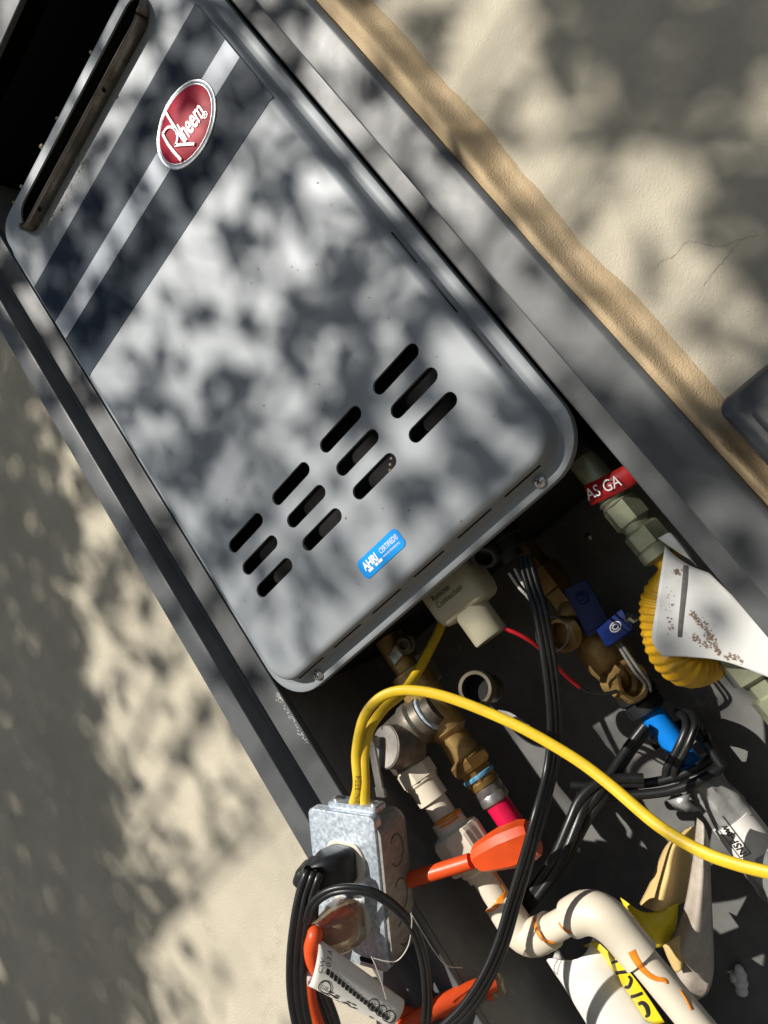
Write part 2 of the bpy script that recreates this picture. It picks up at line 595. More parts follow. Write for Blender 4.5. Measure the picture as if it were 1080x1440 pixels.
# chipped paint along the inner edge of the left ledge
m = MB()
for i in range(70):
    t = random.random() ** 1.2
    c_ = A3(-251.5 - abs(random.gauss(0, 3.5)), LEDGE_Y - .2, -262 - 72 * t)
    a_ = random.uniform(0, 3)
    l_, w_ = random.uniform(.4, 2.2), random.uniform(.25, .8)
    e_, n_ = EX * math.cos(a_) + EZ * math.sin(a_), -EX * math.sin(a_) + EZ * math.cos(a_)
    m.add([c_ - e_ * l_, c_ - n_ * w_, c_ + e_ * l_, c_ + n_ * w_], [(0, 1, 2, 3)])
m.build('paint_chips', MAT['chips'], boxr, smooth=0)['kind'] = 'stuff'
# rivet heads on the back panel
for p in (at(828, 755, BACK_Y), at(803, 1385, BACK_Y - 0), at(812, 1195, BACK_Y)):
    m = MB()
    m.lathe(p + A3(0, .5, 0), -EY, [(0, 5), (1.5, 4.6), (2.6, 2.5), (3, .1)], 12)
    m.build('rivet', MAT['screw'], boxr)

# ================================================================== WATER HEATER
wh = thing('water_heater', 'silver grey tankless water heater with slotted cover and red oval badge', 'water heater', (0, 150, -291))
HX, ZB, ZT, RC = 222.0, -270.0, 532.0, 34.0
ZC, HH = (ZB + ZT) / 2, (ZT - ZB) / 2


def outline(off, k=10):
    return [(a, b + ZC) for a, b in rrect(2 * (HX + off), 2 * (HH + off), RC + off, k)]


def slot_loop(cx0, cx1, z_, r, k=7):
    out = []
    for i in range(k + 1):
        t = math.radians(-90 + 180 * i / k)
        out.append((cx1 + r * math.cos(t), z_ + r * math.sin(t)))
    for i in range(k + 1):
        t = math.radians(90 + 180 * i / k)
        out.append((cx0 + r * math.cos(t), z_ + r * math.sin(t)))
    return out


SX0, SPITCH, SLEN, SZ0, SROW, SR = -164.27, 92.49, 51.2, -97.4, 33.14, 8.4
loops = [outline(-9)]
for c_ in range(4):
    for r_ in range(3):
        loops.append(slot_loop(SX0 + c_ * SPITCH, SX0 + c_ * SPITCH + SLEN, SZ0 - r_ * SROW, SR))
loops.append(slot_loop(-152, 148, 487.5, 24, 10))
pts, edges, faces_in = [], [], []
for lp in loops:
    o_ = len(pts)
    pts += [Vector(p) for p in lp]
    edges += [(o_ + i, o_ + (i + 1) % len(lp)) for i in range(len(lp))]
# a sparse inner grid keeps the triangles well shaped
for gx in np.linspace(-190, 190, 9):
    for gz in np.linspace(-235, 440, 15):
        pts.append(Vector((gx + .3 * vn((gx, gz, 0)), gz)))
vv, ee, ff, *_ = geometry.delaunay_2d_cdt(pts, edges, [], 0, 1e-4)


def inside(p, lp):
    r = False
    n = len(lp)
    for i in range(n):
        x1, y1 = lp[i]
        x2, y2 = lp[(i + 1) % n]
        if (y1 > p[1]) != (y2 > p[1]) and p[0] < (x2 - x1) * (p[1] - y1) / (y2 - y1) + x1:
            r = not r
    return r


m = MB()
keep = []
for f in ff:
    cc = sum((vv[i] for i in f), Vector((0, 0))) / len(f)
    if inside(cc, loops[0]) and not any(inside(cc, lp) for lp in loops[1:]):
        keep.append(tuple(f))
m.add([(p.x, 0, p.y) for p in vv], keep)
# rim walls of the holes
for lp in loops[1:-1]:
    n = len(lp)
    m.add([(x, 0, z_) for x, z_ in lp] + [(x, 3.2, z_) for x, z_ in lp], [(i, (i + 1) % n, n + (i + 1) % n, n + i) for i in range(n)])
lp = loops[-1]
n = len(lp)
m.add([(x, 0, z_) for x, z_ in lp] + [(x, 3, z_) for x, z_ in lp], [(i, (i + 1) % n, n + (i + 1) % n, n + i) for i in range(n)])
# rolled edge, flange and return of the pressed cover
BENDP = [(-9, 0), (-6, .35), (-3, 1.5), (-.6, 3.8), (.8, 7), (2.2, 12), (3.6, 17), (5.4, 20), (8.5, 21.4), (12, 21.8), (18.2, 22), (19.6, 22.6), (20.2, 24), (20.2, 33)]
rings = [[(x, y_, z_) for x, z_ in outline(off)] for off, y_ in BENDP]
m.rings(rings, cap=False)
cover = m.build('front_cover', MAT['cover'], wh, smooth=28)
import bmesh as _bm
b_ = _bm.new()
b_.from_mesh(cover.data)
_bm.ops.remove_doubles(b_, verts=b_.verts, dist=1e-6)
_bm.ops.recalc_face_normals(b_, faces=b_.faces)
b_.to_mesh(cover.data)
b_.free()
cover.data.polygons.foreach_set('use_smooth', [True] * len(cover.data.polygons))
cover.data.set_sharp_from_angle(angle=math.radians(25))

m = MB()
m.rings([[(x, 3.0, z_) for x, z_ in loops[-1]], [(x * .985 + .0, 33.5, z_) for x, z_ in loops[-1]]], cap=False)
m.add([(x * .985, 33.4, z_) for x, z_ in loops[-1]], [tuple(range(len(loops[-1])))])
m.build('exhaust_duct', MAT['black'], wh, smooth=40)
# casing behind the cover, with its dark front plate seen through the slots
m = MB()
m.box(A3(0, 170, ZC), EX, EZ, EY, 456, 2 * HH + 14, 272, 6)
m.build('casing', MAT['void'], wh)
m = MB()
m.box(A3(0, 33, 0), EX, EZ, EY, 430, 500, 2, 1)
m.build('inner_plate', MAT['void'], wh)

# slits along the rolled edge
slit_pts = [('r', a, b) for a, b in ((15, -30), (-55, -101), (-124, -173))] + [('b', a, b) for a, b in ((192, 145), (126, 78), (57, 11), (-11, -58), (-79, -127), (-148, -195))]
for side, a, b in slit_pts:
    m = MB()
    d = (a - b) / 2
    cxy = (a + b) / 2
    q = slot_loop(-d + 1.3, d - 1.3, 0, 1.5, 4)
    if side == 'r':
        m.rings([[(HX + 1.4 + .55 + k_, 9.0 + v_ , cxy + u_) for u_, v_ in q] for k_ in (-1.5, .15)])
    else:
        m.rings([[(cxy + u_, 9.0 + v_, ZB - 1.4 - .55 - k_) for u_, v_ in q] for k_ in (-1.5, .15)])
    m.build('edge_slit', MAT['black'], wh, smooth=0)

# screws in the bottom flange
for sx in (178, -178):
    m = MB()
    c0 = A3(sx, 21.8, -280)
    m.lathe(c0, -EY, [(-.6, 7.2), (.6, 7.2), (2.6, 6.4), (4.3, 4.3), (5.0, 1.5), (5.1, .1)], 18)
    sc = m.build('screw', MAT['screw'], wh, smooth=50)
    m = MB()
    for e1, e2 in ((nrm(EX + EZ * .5), nrm(EZ - EX * .5)), (nrm(EZ - EX * .5), nrm(EX + EZ * .5))):
        m.box(c0 - EY * 5.0, e1, e2, EY, 6, 1.3, .9)
    m.build('screw_slot', MAT['black'], sc, smooth=0)

# film band and silver stripe
m = MB()
m.box(A3(0, -.3, (408.6 + 235.3) / 2), EX, EZ, EY, 439, 408.6 - 235.3, .5)
m.build('dark_band', MAT['band'], wh, smooth=0)
m = MB()
m.box(A3(0, -.75, (338.5 + 305.9) / 2), EX, EZ, EY, 438, 338.5 - 305.9, .5)
m.build('silver_stripe', MAT['stripe'], wh, smooth=0)

# oval badge
BC, BA, BB = A3(117.5, 0, 321.5), 54.5, 43.5
BTILT = 0.0


def oval(a, b, k=56):
    return [(a * math.cos(2 * math.pi * i / k), b * math.sin(2 * math.pi * i / k)) for i in range(k)]


def oval_solid(profile, name, mt, parent):
    mm = MB()
    mm.rings([[(BC[0] + x, y_, BC[2] + z_) for x, z_ in oval(BA + o_, BB + o_)] for y_, o_ in profile])
    return mm.build(name, MAT[mt], parent, smooth=40)


bdg = oval_solid([(-.2, 0), (-1.6, 0), (-2.4, -.8), (-2.4, -4), (-2.0, -4.6), (-3.0, -5.4), (-3.0, -6.2), (-2.2, -6.8)], 'badge', 'badge_rim', wh)
oval_solid([(-2.0, -6.7), (-2.5, -6.7), (-3.0, -9), (-3.6, -20)], 'red_field', 'badge_red', bdg)
BY = -4.6


def face_pt(px, py, y_=BY):
    return at(px, py, y_)


def stroke(L, w0, w1=None):
    """ribbon of the badge lettering through crop pixels of the photograph"""
    mm = MB()
    P = spline([face_pt(200 + x / 4.909, y / 4.909) for x, y in L], 5)
    k = len(P)
    rows_ = []
    for i, p in enumerate(P):
        tt = nrm(P[min(i + 1, k - 1)] - P[max(i - 1, 0)])
        nn = nrm(np.cross(tt, EY))
        ww = w0 + ((w1 if w1 else w0) - w0) * i / (k - 1)
        rows_.append([p + nn * ww, p + nn * ww * .8 - EY * .9, p - nn * ww * .8 - EY * .9, p - nn * ww])
    mm.grid(rows_)
    return mm


allm = MB()
for L, w0, w1 in (([(142, 925), (190, 1010), (272, 1108)], 2.0, 2.4),
                  ([(142, 925), (180, 880), (225, 890), (245, 940), (238, 990), (225, 1005)], 1.7, 1.7),
                  ([(225, 1005), (290, 998), (362, 994)], 2.0, 2.0),
                  ([(162, 772), (215, 860), (262, 930), (302, 980)], 2.0, 2.4)):
    s_ = stroke(L, w0, w1)
    allm.add(s_.v, s_.f)
allm.build('letter_r', MAT['letter_silver'], bdg, smooth=30)
tx0 = face_pt(200 + 300 / 4.909, 975 / 4.909)
tx1 = face_pt(200 + 448 / 4.909, 768 / 4.909)
txd = nrm(tx1 - tx0)
tyd = nrm(np.cross(txd, EY))
if tyd[2] < 0:
    tyd = -tyd
hm = lettering('heem', tx0, txd, tyd, 37, MAT['letter_silver'], bdg, 'letters', cond=.50, bold=.012)
lettering('®', face_pt(200 + 428 / 4.909, 828 / 4.909), txd, tyd, 11, MAT['letter_silver'], bdg, 'trade_mark')

# exhaust lip
m = MB()
path = []
for i in range(13):
    t = math.radians(170 + 100 * i / 12)
    path.append((-152 + 25.5 * math.cos(t), 487.5 + 25.5 * math.sin(t), -math.cos(t) if False else i / 12))
for i in range(1, 20):
    path.append((-152 + 300 * i / 20, 462, 1))
for i in range(13):
    t = math.radians(270 + 100 * i / 12)
    path.append((148 + 25.5 * math.cos(t), 487.5 + 25.5 * math.sin(t), 1 - i / 12))
rings = []
for i, (x, z_, k_) in enumerate(path):
    x2, z2, _k = path[min(i + 1, len(path) - 1)]
    x1, z1, _k = path[max(i - 1, 0)]
    tt = nrm(A3(x2 - x1, 0, z2 - z1))
    out_n = nrm(np.cross(tt, EY))
    if out_n[2] > 0 and abs(tt[2]) < .5:
        out_n = -out_n
    dpt = 4 + 14 * min(1, k_ * 1.6)
    pr = [(0, 18), (0, -dpt + 1.5), (.8, -dpt), (2.4, -dpt - .4), (4, -dpt + 1), (4.6, -dpt + 4), (4.6, .2), (3, 14)]
    rings.append([A3(x, 0, z_) + out_n * (a - 2) + EY * b for a, b in pr])
m.rings(rings)
lipo = m.build('exhaust_lip', MAT['vent_steel'], wh, smooth=45)
for hx in (-126, 62):
    m = MB()
    m.lathe(A3(hx, -13, 457.2), nrm(A3(0, -.25, -1)), [(-3, 2.6), (1.0, 2.6), (1.1, 1.7), (-1, 1.6)], 14)
    m.build('lip_hole', MAT['black'], lipo)

# glue residue of a removed label and dirt specks on the paint
m = MB()
for i in range(150):
    t = random.random()
    cpx = 72 + 52 * t + random.gauss(0, 4)
    cpy = 318 - 104 * t + random.gauss(0, 4)
    c_ = at(cpx, cpy, -.25)
    a_ = random.uniform(0, math.pi)
    l_, w_ = random.uniform(.8, 4.5), random.uniform(.25, .7)
    e_, n_ = EX * math.cos(a_) + EZ * math.sin(a_), -EX * math.sin(a_) + EZ * math.cos(a_)
    m.add([c_ - e_ * l_ - n_ * w_, c_ + e_ * l_ - n_ * w_, c_ + e_ * l_ * .8 + n_ * w_, c_ - e_ * l_ + n_ * w_], [(0, 1, 2, 3)])
m.build('adhesive_residue', MAT['residue'], wh, smooth=0)['kind'] = 'stuff'
m = MB()
for i in range(42):
    c_ = A3(random.uniform(-205, 205), -.2, random.uniform(-255, 215))
    if -182 < c_[2] < -80 and -180 < c_[0] < 180:
        continue
    r_ = random.uniform(.4, 1.3)
    m.lathe(c_, -EY, [(0, r_), (.4, r_ * .7)], 6)
for bx1, bz1 in ((70, -167), (66, -171), (75, -163), (-12, -174), (96, -262)):
    c_ = A3(bx1, -.2, bz1)
    m.lathe(c_, -EY, [(0, 1.6), (.4, 1.0)], 6)
m.build('dirt_specks', MAT['stain'], wh, smooth=0)['kind'] = 'stuff'

# certification sticker
m = MB()
sq = rrect(66, 23, 6, 4)
STC = A3(-1, -.5, -231)
m.rings([[STC + EX * a * (1 + .0) + EZ * b + EY * y_ for a, b in sq] for y_ in (.3, -.2)])
stk = m.build('certification_sticker', MAT['sticker'], wh, smooth=0)
stk['label'] = 'small blue certification sticker below the slots'
lettering('AHRI', STC + A3(-27, -.6, -2.5), EX, EZ, 12.5, MAT['white_print'], stk, 'lettering', cond=.78, bold=.035)
m = MB()
for a_, b_ in ((-24, -17), (-13, -9), (-8, -1.5)):
    m.box(STC + A3((a_ + b_) / 2, -.6, -5.2), EX, EZ, EY, b_ - a_, 3.2, .1)
m.build('logo_bars', MAT['white_print'], stk, smooth=0)
lettering('CERTIFIED®', STC + A3(.5, -.6, -.5), EX, EZ, 8.6, MAT['white_print'], stk, 'lettering', cond=.62)
lettering('www.ahridirectory.org', STC + A3(1, -.6, -5.4), EX, EZ, 4.0, MAT['white_print'], stk, 'lettering', cond=.70)

# bottom plate fittings of the heater
m = MB()
m.box(A3(0, 165, -276.5), EX, EY, EZ, 450, 262, 4, 1)
m.build('bottom_plate', MAT['void'], wh)
# moulded remote connection box
RB = at(641, 858, 62)
rx0, rx1 = at(600, 862, 62)[0], at(686, 842, 62)[0]
rzb = at(640, 874, 62)[2]
m = MB()
bw = rx1 - rx0
pr = rrect(bw, 52, 12, 5)
cx_ = (rx0 + rx1) / 2
rings = []
for z_, k_ in ((-276, 0), (rzb + 16, 0), (rzb + 6, 2), (rzb + 1.5, 6), (rzb, 12)):
    rings.append([(cx_ + a * (bw - 2 * k_) / bw, 88 + b * (52 - 2 * k_) / 52, z_) for a, b in pr])
m.rings(rings)
rmb = m.build('remote_connection_box', MAT['remote'], wh, smooth=50)
TB = at(668, 868, 80)
m = MB()
m.lathe(A3(TB[0], 84, rzb + 4), -EZ, [(0, 20.5), (38, 20.5), (40, 19.5), (40, 16.5), (6, 16.5)], 28, cap=False)
m.build('nozzle', MAT['remote'], rmb, smooth=40)
tp = at(612, 852, 61.3)
lettering('Remote', tp + A3(1, 0, 4), EX, EZ, 10, MAT['black_print'], rmb, 'lettering', cond=.85)
lettering('Connection', tp + A3(1, 0, -5), EX, EZ, 10, MAT['black_print'], rmb, 'lettering', cond=.85)
# cable gland under the plate
gl = at(722, 795, 90)
m = MB()
m.lathe(A3(gl[0], 100, -277), -EZ, [(0, 26), (10, 26), (12, 21), (24, 21), (26, 15), (34, 13)], 12)
m.build('cable_gland', MAT['plug'], wh, smooth=30)
g2 = at(700, 785, 80)
m = MB()
m.lathe(A3(g2[0] - 6, 80, -286), nrm(A3(-.15, -.8, -.5)), [(-14, 17), (10, 17), (14, 14), (14, 10), (2, 10)], 20)
m.build('cable_gland', MAT['plug'], wh, smooth=40)

# ================================================================== CORDS
def ridged(n, r):
    """outline of a flat cord of n round conductors side by side"""
    out = []
    xs_ = [(i - (n - 1) / 2) * r * 1.55 for i in range(n)]
    for i, x in enumerate(xs_):
        # lower side, left to right
        lo = 270 if i == n - 1 else 318
        st = 180 if i == 0 else 222
        for t in range(st, lo + 1, 16):
            out.append((x + r * math.cos(math.radians(t)), r * math.sin(math.radians(t))))
    for i in range(n - 1, -1, -1):
        x = xs_[i]
        st = -90 if i == n - 1 else 42
        en = 180 if i == 0 else 138
        for t in range(st, en, 16):
            out.append((x + r * math.cos(math.radians(t)), r * math.sin(math.radians(t))))
    return out


VIEW_UP = -CAM_R[1]


def ribbon(mb, L, n, r, per=10, twist=None, up=None):
    """flat ridged cord lying face-on to the opening: its width stays across the path"""
    P = spline(pix(L), per) if len(L[0]) == 3 and not isinstance(L[0], np.ndarray) else list(L)
    k = len(P)
    rings_ = []
    prof = ridged(n, r)
    for i, p in enumerate(P):
        T = nrm(P[min(i + 1, k - 1)] - P[max(i - 1, 0)])
        out_ = A3(.35, -.9, -.2) if up is None else up
        out_ = nrm(out_ - T * np.dot(out_, T))
        side = np.cross(T, out_)
        tw = 0 if twist is None else twist(i / (k - 1))
        c_, s_ = math.cos(tw), math.sin(tw)
        rings_.append([p + side * (a * c_ - b * s_) + out_ * (a * s_ + b * c_) for a, b in prof])
    mb.rings(rings_)
    return P


# heater power cord, hanging in front of the pipes
PC = [(737, 782, 84), (748, 820, 72), (760, 860, 58), (770, 915, 54), (777, 970, 56), (780, 1025, 60), (774, 1085, 52), (757, 1150, 24), (740, 1210, 18), (722, 1270, 10), (704, 1330, 0), (680, 1382, -10), (650, 1425, -18), (610, 1462, -26)]
m = MB()
P = ribbon(m, PC, 3, 3.4, twist=lambda t: .5 * math.sin(3 * t))
pc = m.build('power_cord', MAT['rubber'], None, smooth=40)
tag(pc, 'flat ridged black power cord hanging straight down from the heater', 'cord')

# second cord: folded bundle between the pipes and the blue pipe, wound round the pipe
coil = thing('coiled_cord', 'folded black cord bundle wound around the blue pipe', 'cord', at(860, 1110, 180))
B1 = [(910, 1022, 232), (888, 1050, 222), (868, 1080, 205), (845, 1118, 180), (822, 1150, 165), (798, 1192, 150), (770, 1232, 140), (742, 1268, 130), (722, 1300, 125)]
B2 = [(905, 1098, 205), (870, 1098, 195), (843, 1104, 180), (820, 1126, 165), (806, 1158, 152), (788, 1200, 140), (765, 1238, 132), (730, 1285, 122)]
B3 = [(868, 1092, 195), (866, 1118, 182), (850, 1150, 168), (828, 1180, 158), (800, 1200, 150), (778, 1225, 142)]
for L in (B1, B2):
    m = MB()
    ribbon(m, L, 2, 5.6, twist=lambda t: .6 * math.sin(4 * t + 1))
    m.build('cord_run', MAT['rubber'], coil, smooth=40)
BPY = 255.0
BPX = at(927, 1017, BPY)[0]


def wrap(z_a, z_b, a0, a1, rad, k=26):
    out = []
    for i in range(k):
        t = i / (k - 1)
        a = math.radians(a0 + (a1 - a0) * t)
        out.append(A3(BPX + rad * math.cos(a), BPY + rad * math.sin(a), z_a + (z_b - z_a) * t))
    return out


zw = at(935, 1095, 245)[2]
C1 = spline([at(802, 1104, 190), at(840, 1106, 200), at(880, 1104, 212), at(930, 1098, 222), at(975, 1082, 232), at(1004, 1064, 246)], 8) + wrap(zw + 24, zw + 46, -10, 150, 34, 14)
m = MB()
m.tube(C1, 5.6, 12)
m.build('cord_run', MAT['rubber'], coil)
m = MB()
m.tube([p + A3(3, -7, -12) for p in C1], 5.6, 12)
m.build('cord_run', MAT['rubber'], coil)
zs_ = at(935, 1060, 245)[2]
C2 = spline([at(936, 1098, 226), at(938, 1080, 222), at(948, 1062, 222), at(958, 1042, 224), at(965, 1022, 232), at(962, 1008, 250), at(952, 1002, 268)], 8)
m = MB()
m.tube(C2, 4.8, 12)
m.build('cord_run', MAT['rubber'], coil)
m = MB()
m.tube([p + EX * 9 - EZ * 4 for p in C2], 4.8, 12)
m.build('cord_run', MAT['rubber'], coil)

# ================================================================== ray helper for prints and drips on surfaces
from mathutils.bvhtree import BVHTree


def bvh_of(mbs):
    V_, F_ = [], []
    for mb in mbs:
        o_ = len(V_)
        V_ += [Vector(p) for p in mb.v]
        F_ += [tuple(i + o_ for i in f) for f in mb.f]
    return BVHTree.FromPolygons(V_, F_)


def onto(bvh, px, py, lift=.6):
    d = nrm(ray(px, py))
    hit, n_, i_, dist = bvh.ray_cast(Vector(CAM_T), Vector(d))
    if hit is None:
        return None
    n_ = np.array(n_)
    if np.dot(n_, d) > 0:
        n_ = -n_
    return np.array(hit) + n_ * lift


def drip(bvh, L, widths, lift=.7, per=6, thick=1.2):
    """a raised ribbon following a surface along photograph pixels; widths in pixels"""
    P2 = [np.array([q[0], q[1], w_]) for q, w_ in zip(L, widths)]
    P2 = spline(P2, per)
    rows_ = []
    for i, p in enumerate(P2):
        t = nrm(P2[min(i + 1, len(P2) - 1)][:2] - P2[max(i - 1, 0)][:2])
        n2 = np.array([-t[1], t[0]])
        a = onto(bvh, *(p[:2] + n2 * p[2] / 2), lift=.35)
        b = onto(bvh, *(p[:2] + n2 * p[2] / 4), lift=max(.5, thick * .9))
        c_ = onto(bvh, *(p[:2] - n2 * p[2] / 4), lift=max(.5, thick * .9))
        d = onto(bvh, *(p[:2] - n2 * p[2] / 2), lift=.35)
        if any(q is None for q in (a, b, c_, d)):
            continue
        rows_.append([a, b, c_, d])
    mb = MB()
    if len(rows_) > 1:
        mb.grid(rows_)
    return mb


# ================================================================== ELECTRICAL BOX
ED = 850.0
EK = ED / 800.0
_dep = dep
dep = lambda px, py, D: _dep(px, py, D * EK)
EO = _dep(488, 1249, ED)
th = math.radians(33)
e1 = nrm(CAM_R.T @ A3(math.cos(th), -.09, -math.sin(th)))
e2 = CAM_R.T @ A3(.035, 1, .03)
e2 = nrm(e2 - e1 * np.dot(e1, e2))
e3 = np.cross(e1, e2)
if np.dot(e3, CAM_R[2]) < 0:
    e3 = -e3
LB = lambda x, y, z_: EO + (e1 * x + e2 * y + e3 * z_) * EK
eb = thing('outlet_box', 'galvanised outlet box hanging crooked at the lower left of the opening', 'outlet box', LB(0, 78, 20))
m = MB()
pr = rrect(86, 158, 7, 5)
m.rings([[LB(a * k_, b * k2_, z_) for a, b in pr] for z_, k_, k2_ in ((12, 1, 1), (1.6, 1, 1), (.3, .985, .992), (0, .955, .975))])
m.build('cover_plate', MAT['galvan'], eb, smooth=40)
m = MB()
pr = rrect(84, 150, 15, 6)
m.rings([[LB(a * k_ + 5, b * k_ + 3, z_) for a, b in pr] for z_, k_ in ((3, 1), (46, 1), (53, .97), (56, .9))])
body = m.build('box_body', MAT['galvan_dull'], eb, smooth=40)
# knockouts on the right side wall: shallow raised rings in darker steel
for ky, kr in ((-38, 17), (8, 17), (46, 14)):
    m = MB()
    cc = LB(47, ky + 3, 29)
    ring = []
    for k in range(29):
        t = math.radians(-140 + 280 * k / 28)
        ring.append(cc + e3 * math.cos(t) * 13 + e2 * math.sin(t) * kr)
    m.tube(ring, 1.1, 6)
    m.build('knockout', MAT['knock'], body)
# clamp ears on the top
m = MB()
m.box(LB(10, -82, 17), e1, e3, e2, 65, 23, 7.4, 3)
cl = m.build('cable_clamp', MAT['galvan'], eb)
for dx in (-14, 34):
    m = MB()
    m.lathe(LB(dx, -85, 17), -e2, [(-1, 6), (2.4, 5.6), (3.6, 3), (3.7, .1)], 14)
    m.build('clamp_screw', MAT['screw'], cl)
# bottom slot of the cover
m = MB()
m.box(LB(16, 71, -.4), e1, e2, e3, 17, 5, 1.0, 1)
m.build('cover_slot', MAT['black'], eb)
m = MB()
m.lathe(LB(2, 0, 0), -e3, [(-1, 6.5), (2, 6), (3.2, 3), (3.3, .1)], 14)
m.build('cover_screw', MAT['screw'], eb)


def receptacle(y_):
    out = []
    for k in range(40):
        t = 2 * math.pi * (k + .5) / 40
        x, yy = 25 * math.cos(t), 25 * math.sin(t)
        out.append((x, max(-19.5, min(19.5, yy))))
    mm = MB()
    mm.rings([[LB(2 + a * k_, y_ + b * k_, z_) for a, b in out] for z_, k_ in ((1, 1), (-2.2, 1), (-3.2, .95))])
    return mm.build('receptacle', MAT['ivory'], eb, smooth=40)


receptacle(-29)
receptacle(29)

# black plug and its cord, upper receptacle
bp = thing('black_plug_cord', 'black cord with moulded plug in the upper receptacle of the outlet box', 'cord', LB(0, -29, -10))
q = [LB(3, -29, -3.4), LB(2, -29, -12), LB(-1, -29, -22), LB(-8, -28, -30), LB(-19, -24, -33), LB(-29, -14, -32)]
pp = spline(q, 6)
sc_ = np.interp(np.linspace(0, 1, len(pp)), [0, .12, .3, .5, .62, .66, .72, .76, .82, .86, 1], [.95, 1, 1, .98, .86, .78, .84, .74, .8, .72, .62])
m = MB()
m.sweep(pp, [(a, b) for a, b in rrect(36, 40, 9, 4)], up=e2, scale=sc_)
m.build('plug', MAT['plug'], bp, smooth=50)
cp = [q[-1] + e3 * 0, dep(440, 1228, 757), dep(430, 1258, 754), dep(422, 1300, 754), dep(417, 1350, 758), dep(418, 1400, 762), dep(427, 1450, 766), dep(440, 1500, 770)]
m = MB()
ribbon(m, spline(cp, 9), 3, 4.3, up=-CAM_R[2])
m.build('cord', MAT['rubber'], bp, smooth=40)
# slack loop of the same cord behind the tag and across the box
m = MB()
ribbon(m, spline([dep(436, 1262, 775), dep(434, 1300, 780), dep(438, 1345, 790), dep(450, 1395, 800), dep(466, 1440, 806), dep(480, 1500, 812)], 8), 3, 4.1, up=-CAM_R[2])
m.build('cord', MAT['rubber'], bp, smooth=40)
m = MB()
ribbon(m, spline([dep(432, 1296, 752), dep(440, 1272, 744), dep(462, 1255, 735), dep(492, 1250, 728), dep(525, 1256, 725), dep(556, 1276, 726), dep(580, 1304, 732), dep(594, 1342, 740), dep(600, 1385, 752), dep(599, 1432, 764), dep(590, 1490, 780)], 9), 2, 3.0, up=-CAM_R[2])
m.build('cord', MAT['rubber'], bp, smooth=40)

# ================================================================== YELLOW CABLES
OV = [(5.7 * math.cos(2 * math.pi * k / 18), 3.8 * math.sin(2 * math.pi * k / 18)) for k in range(18)]
top = LB(2, -84, 17)
top2 = LB(18, -84, 19)


def flatcable(P, prof):
    mb = MB()
    P = [p + A3(1.1, .8, 1.1) * np.array([vn(p, .028, 1), vn(p, .028, 5), vn(p, .028, 9)]) for p in P]
    k = len(P)
    rr = []
    for i, p in enumerate(P):
        T = nrm(P[min(i + 1, k - 1)] - P[max(i - 1, 0)])
        o_ = nrm(-CAM_R[2] - T * np.dot(-CAM_R[2], T))
        s_ = np.cross(T, o_)
        rr.append([p + s_ * a + o_ * b for a, b in prof])
    mb.rings(rr)
    return mb


Y1 = [LB(4, -76, 17), at(504, 1105, -8), at(502, 1060, -4), at(510, 1012, 2), at(530, 984, 8), at(560, 972, 14), at(600, 974, 20), at(650, 988, 26), at(720, 1017, 32), at(800, 1062, 34), at(860, 1105, 30), at(925, 1160, 20), at(985, 1197, 8), at(1040, 1218, -2), at(1100, 1232, -10)]
m = flatcable(spline(Y1, 9), OV)
y1o = m.build('yellow_cable', MAT['yellow'], None, smooth=60)
tag(y1o, 'long yellow cable arching from the outlet box down to the right edge', 'cable')
yb = bvh_of([m])
def cable_print(x, y):
    q_ = onto(yb, 506.5 - y + .02 * x, 1124 - x, .25)
    return q_ if q_ is not None else onto(yb, 504, 1110, -.5)


lettering('N 3EE4', None, None, None, 11, MAT['grey_ink'], y1o, fn=cable_print)
Y2 = [LB(20, -76, 19), at(514, 1105, -4), at(513, 1060, 2), at(520, 1025, 14), at(540, 996, 34), at(566, 974, 62), at(586, 945, 90), at(604, 912, 116), at(618, 884, 132), at(630, 850, 145)]
m = flatcable(spline(Y2, 9), OV)
tag(m.build('yellow_cable', MAT['yellow'], None, smooth=60), 'short yellow cable running from the outlet box up behind the cream connector', 'cable')

# ================================================================== ORANGE EXTENSION CORD
oc = thing('orange_extension_cord', 'orange extension cord with paper tag and moulded connector end', 'extension cord', dep(500, 1400, 780))
q = [LB(4, 29, -3.4), LB(3, 29, -14), LB(0, 30, -28), LB(-12, 33, -38), LB(-26, 36, -40)]
pp = spline(q, 6)
sc_ = np.interp(np.linspace(0, 1, len(pp)), [0, .15, .45, .7, 1], [.95, 1.0, .96, .72, .42])
m = MB()
m.sweep(pp, [(a, b) for a, b in rrect(40, 46, 10, 3)], up=e2, scale=sc_)
pl = m.build('clear_plug', MAT['clear'], oc, smooth=40)
m = MB()
m.sweep(pp[3:], [(a * .55, b * .55) for a, b in rrect(34, 38, 9, 3)], up=e2, scale=list(sc_[3:]))
m.build('plug_core', MAT['orange'], pl, smooth=40)
O1 = [q[-1] - e1 * 0, dep(443, 1312, 752), dep(438, 1335, 752), dep(444, 1358, 756), dep(462, 1376, 764), dep(505, 1403, 776), dep(555, 1424, 786), dep(600, 1424, 796), dep(650, 1412, 806), dep(690, 1396, 812)]
m = MB()
m.tube(spline(O1, 9), 8.2, 14)
m.build('cord', MAT['orange'], oc, smooth=60)
m = MB()
m.tube(spline([dep(530, 1480, 770), dep(572, 1446, 776), dep(618, 1414, 784), dep(660, 1394, 792), dep(694, 1381, 800)], 9), 9.4, 14)
m.build('cord', MAT['orange'], oc, smooth=60)
m = MB()
m.tube(spline([dep(434, 1375, 800), dep(438, 1410, 802), dep(450, 1445, 806), dep(470, 1490, 812)], 8), 9, 14)
m.build('cord', MAT['orange'], oc, smooth=60)
m = MB()
ec = dep(699, 1384, 804)
ax = nrm(dep(700, 1392, 806) - dep(694, 1376, 800))
m.lathe(ec, ax, [(-11, 6), (-8, 9), (8, 9), (12, 6)], 16)
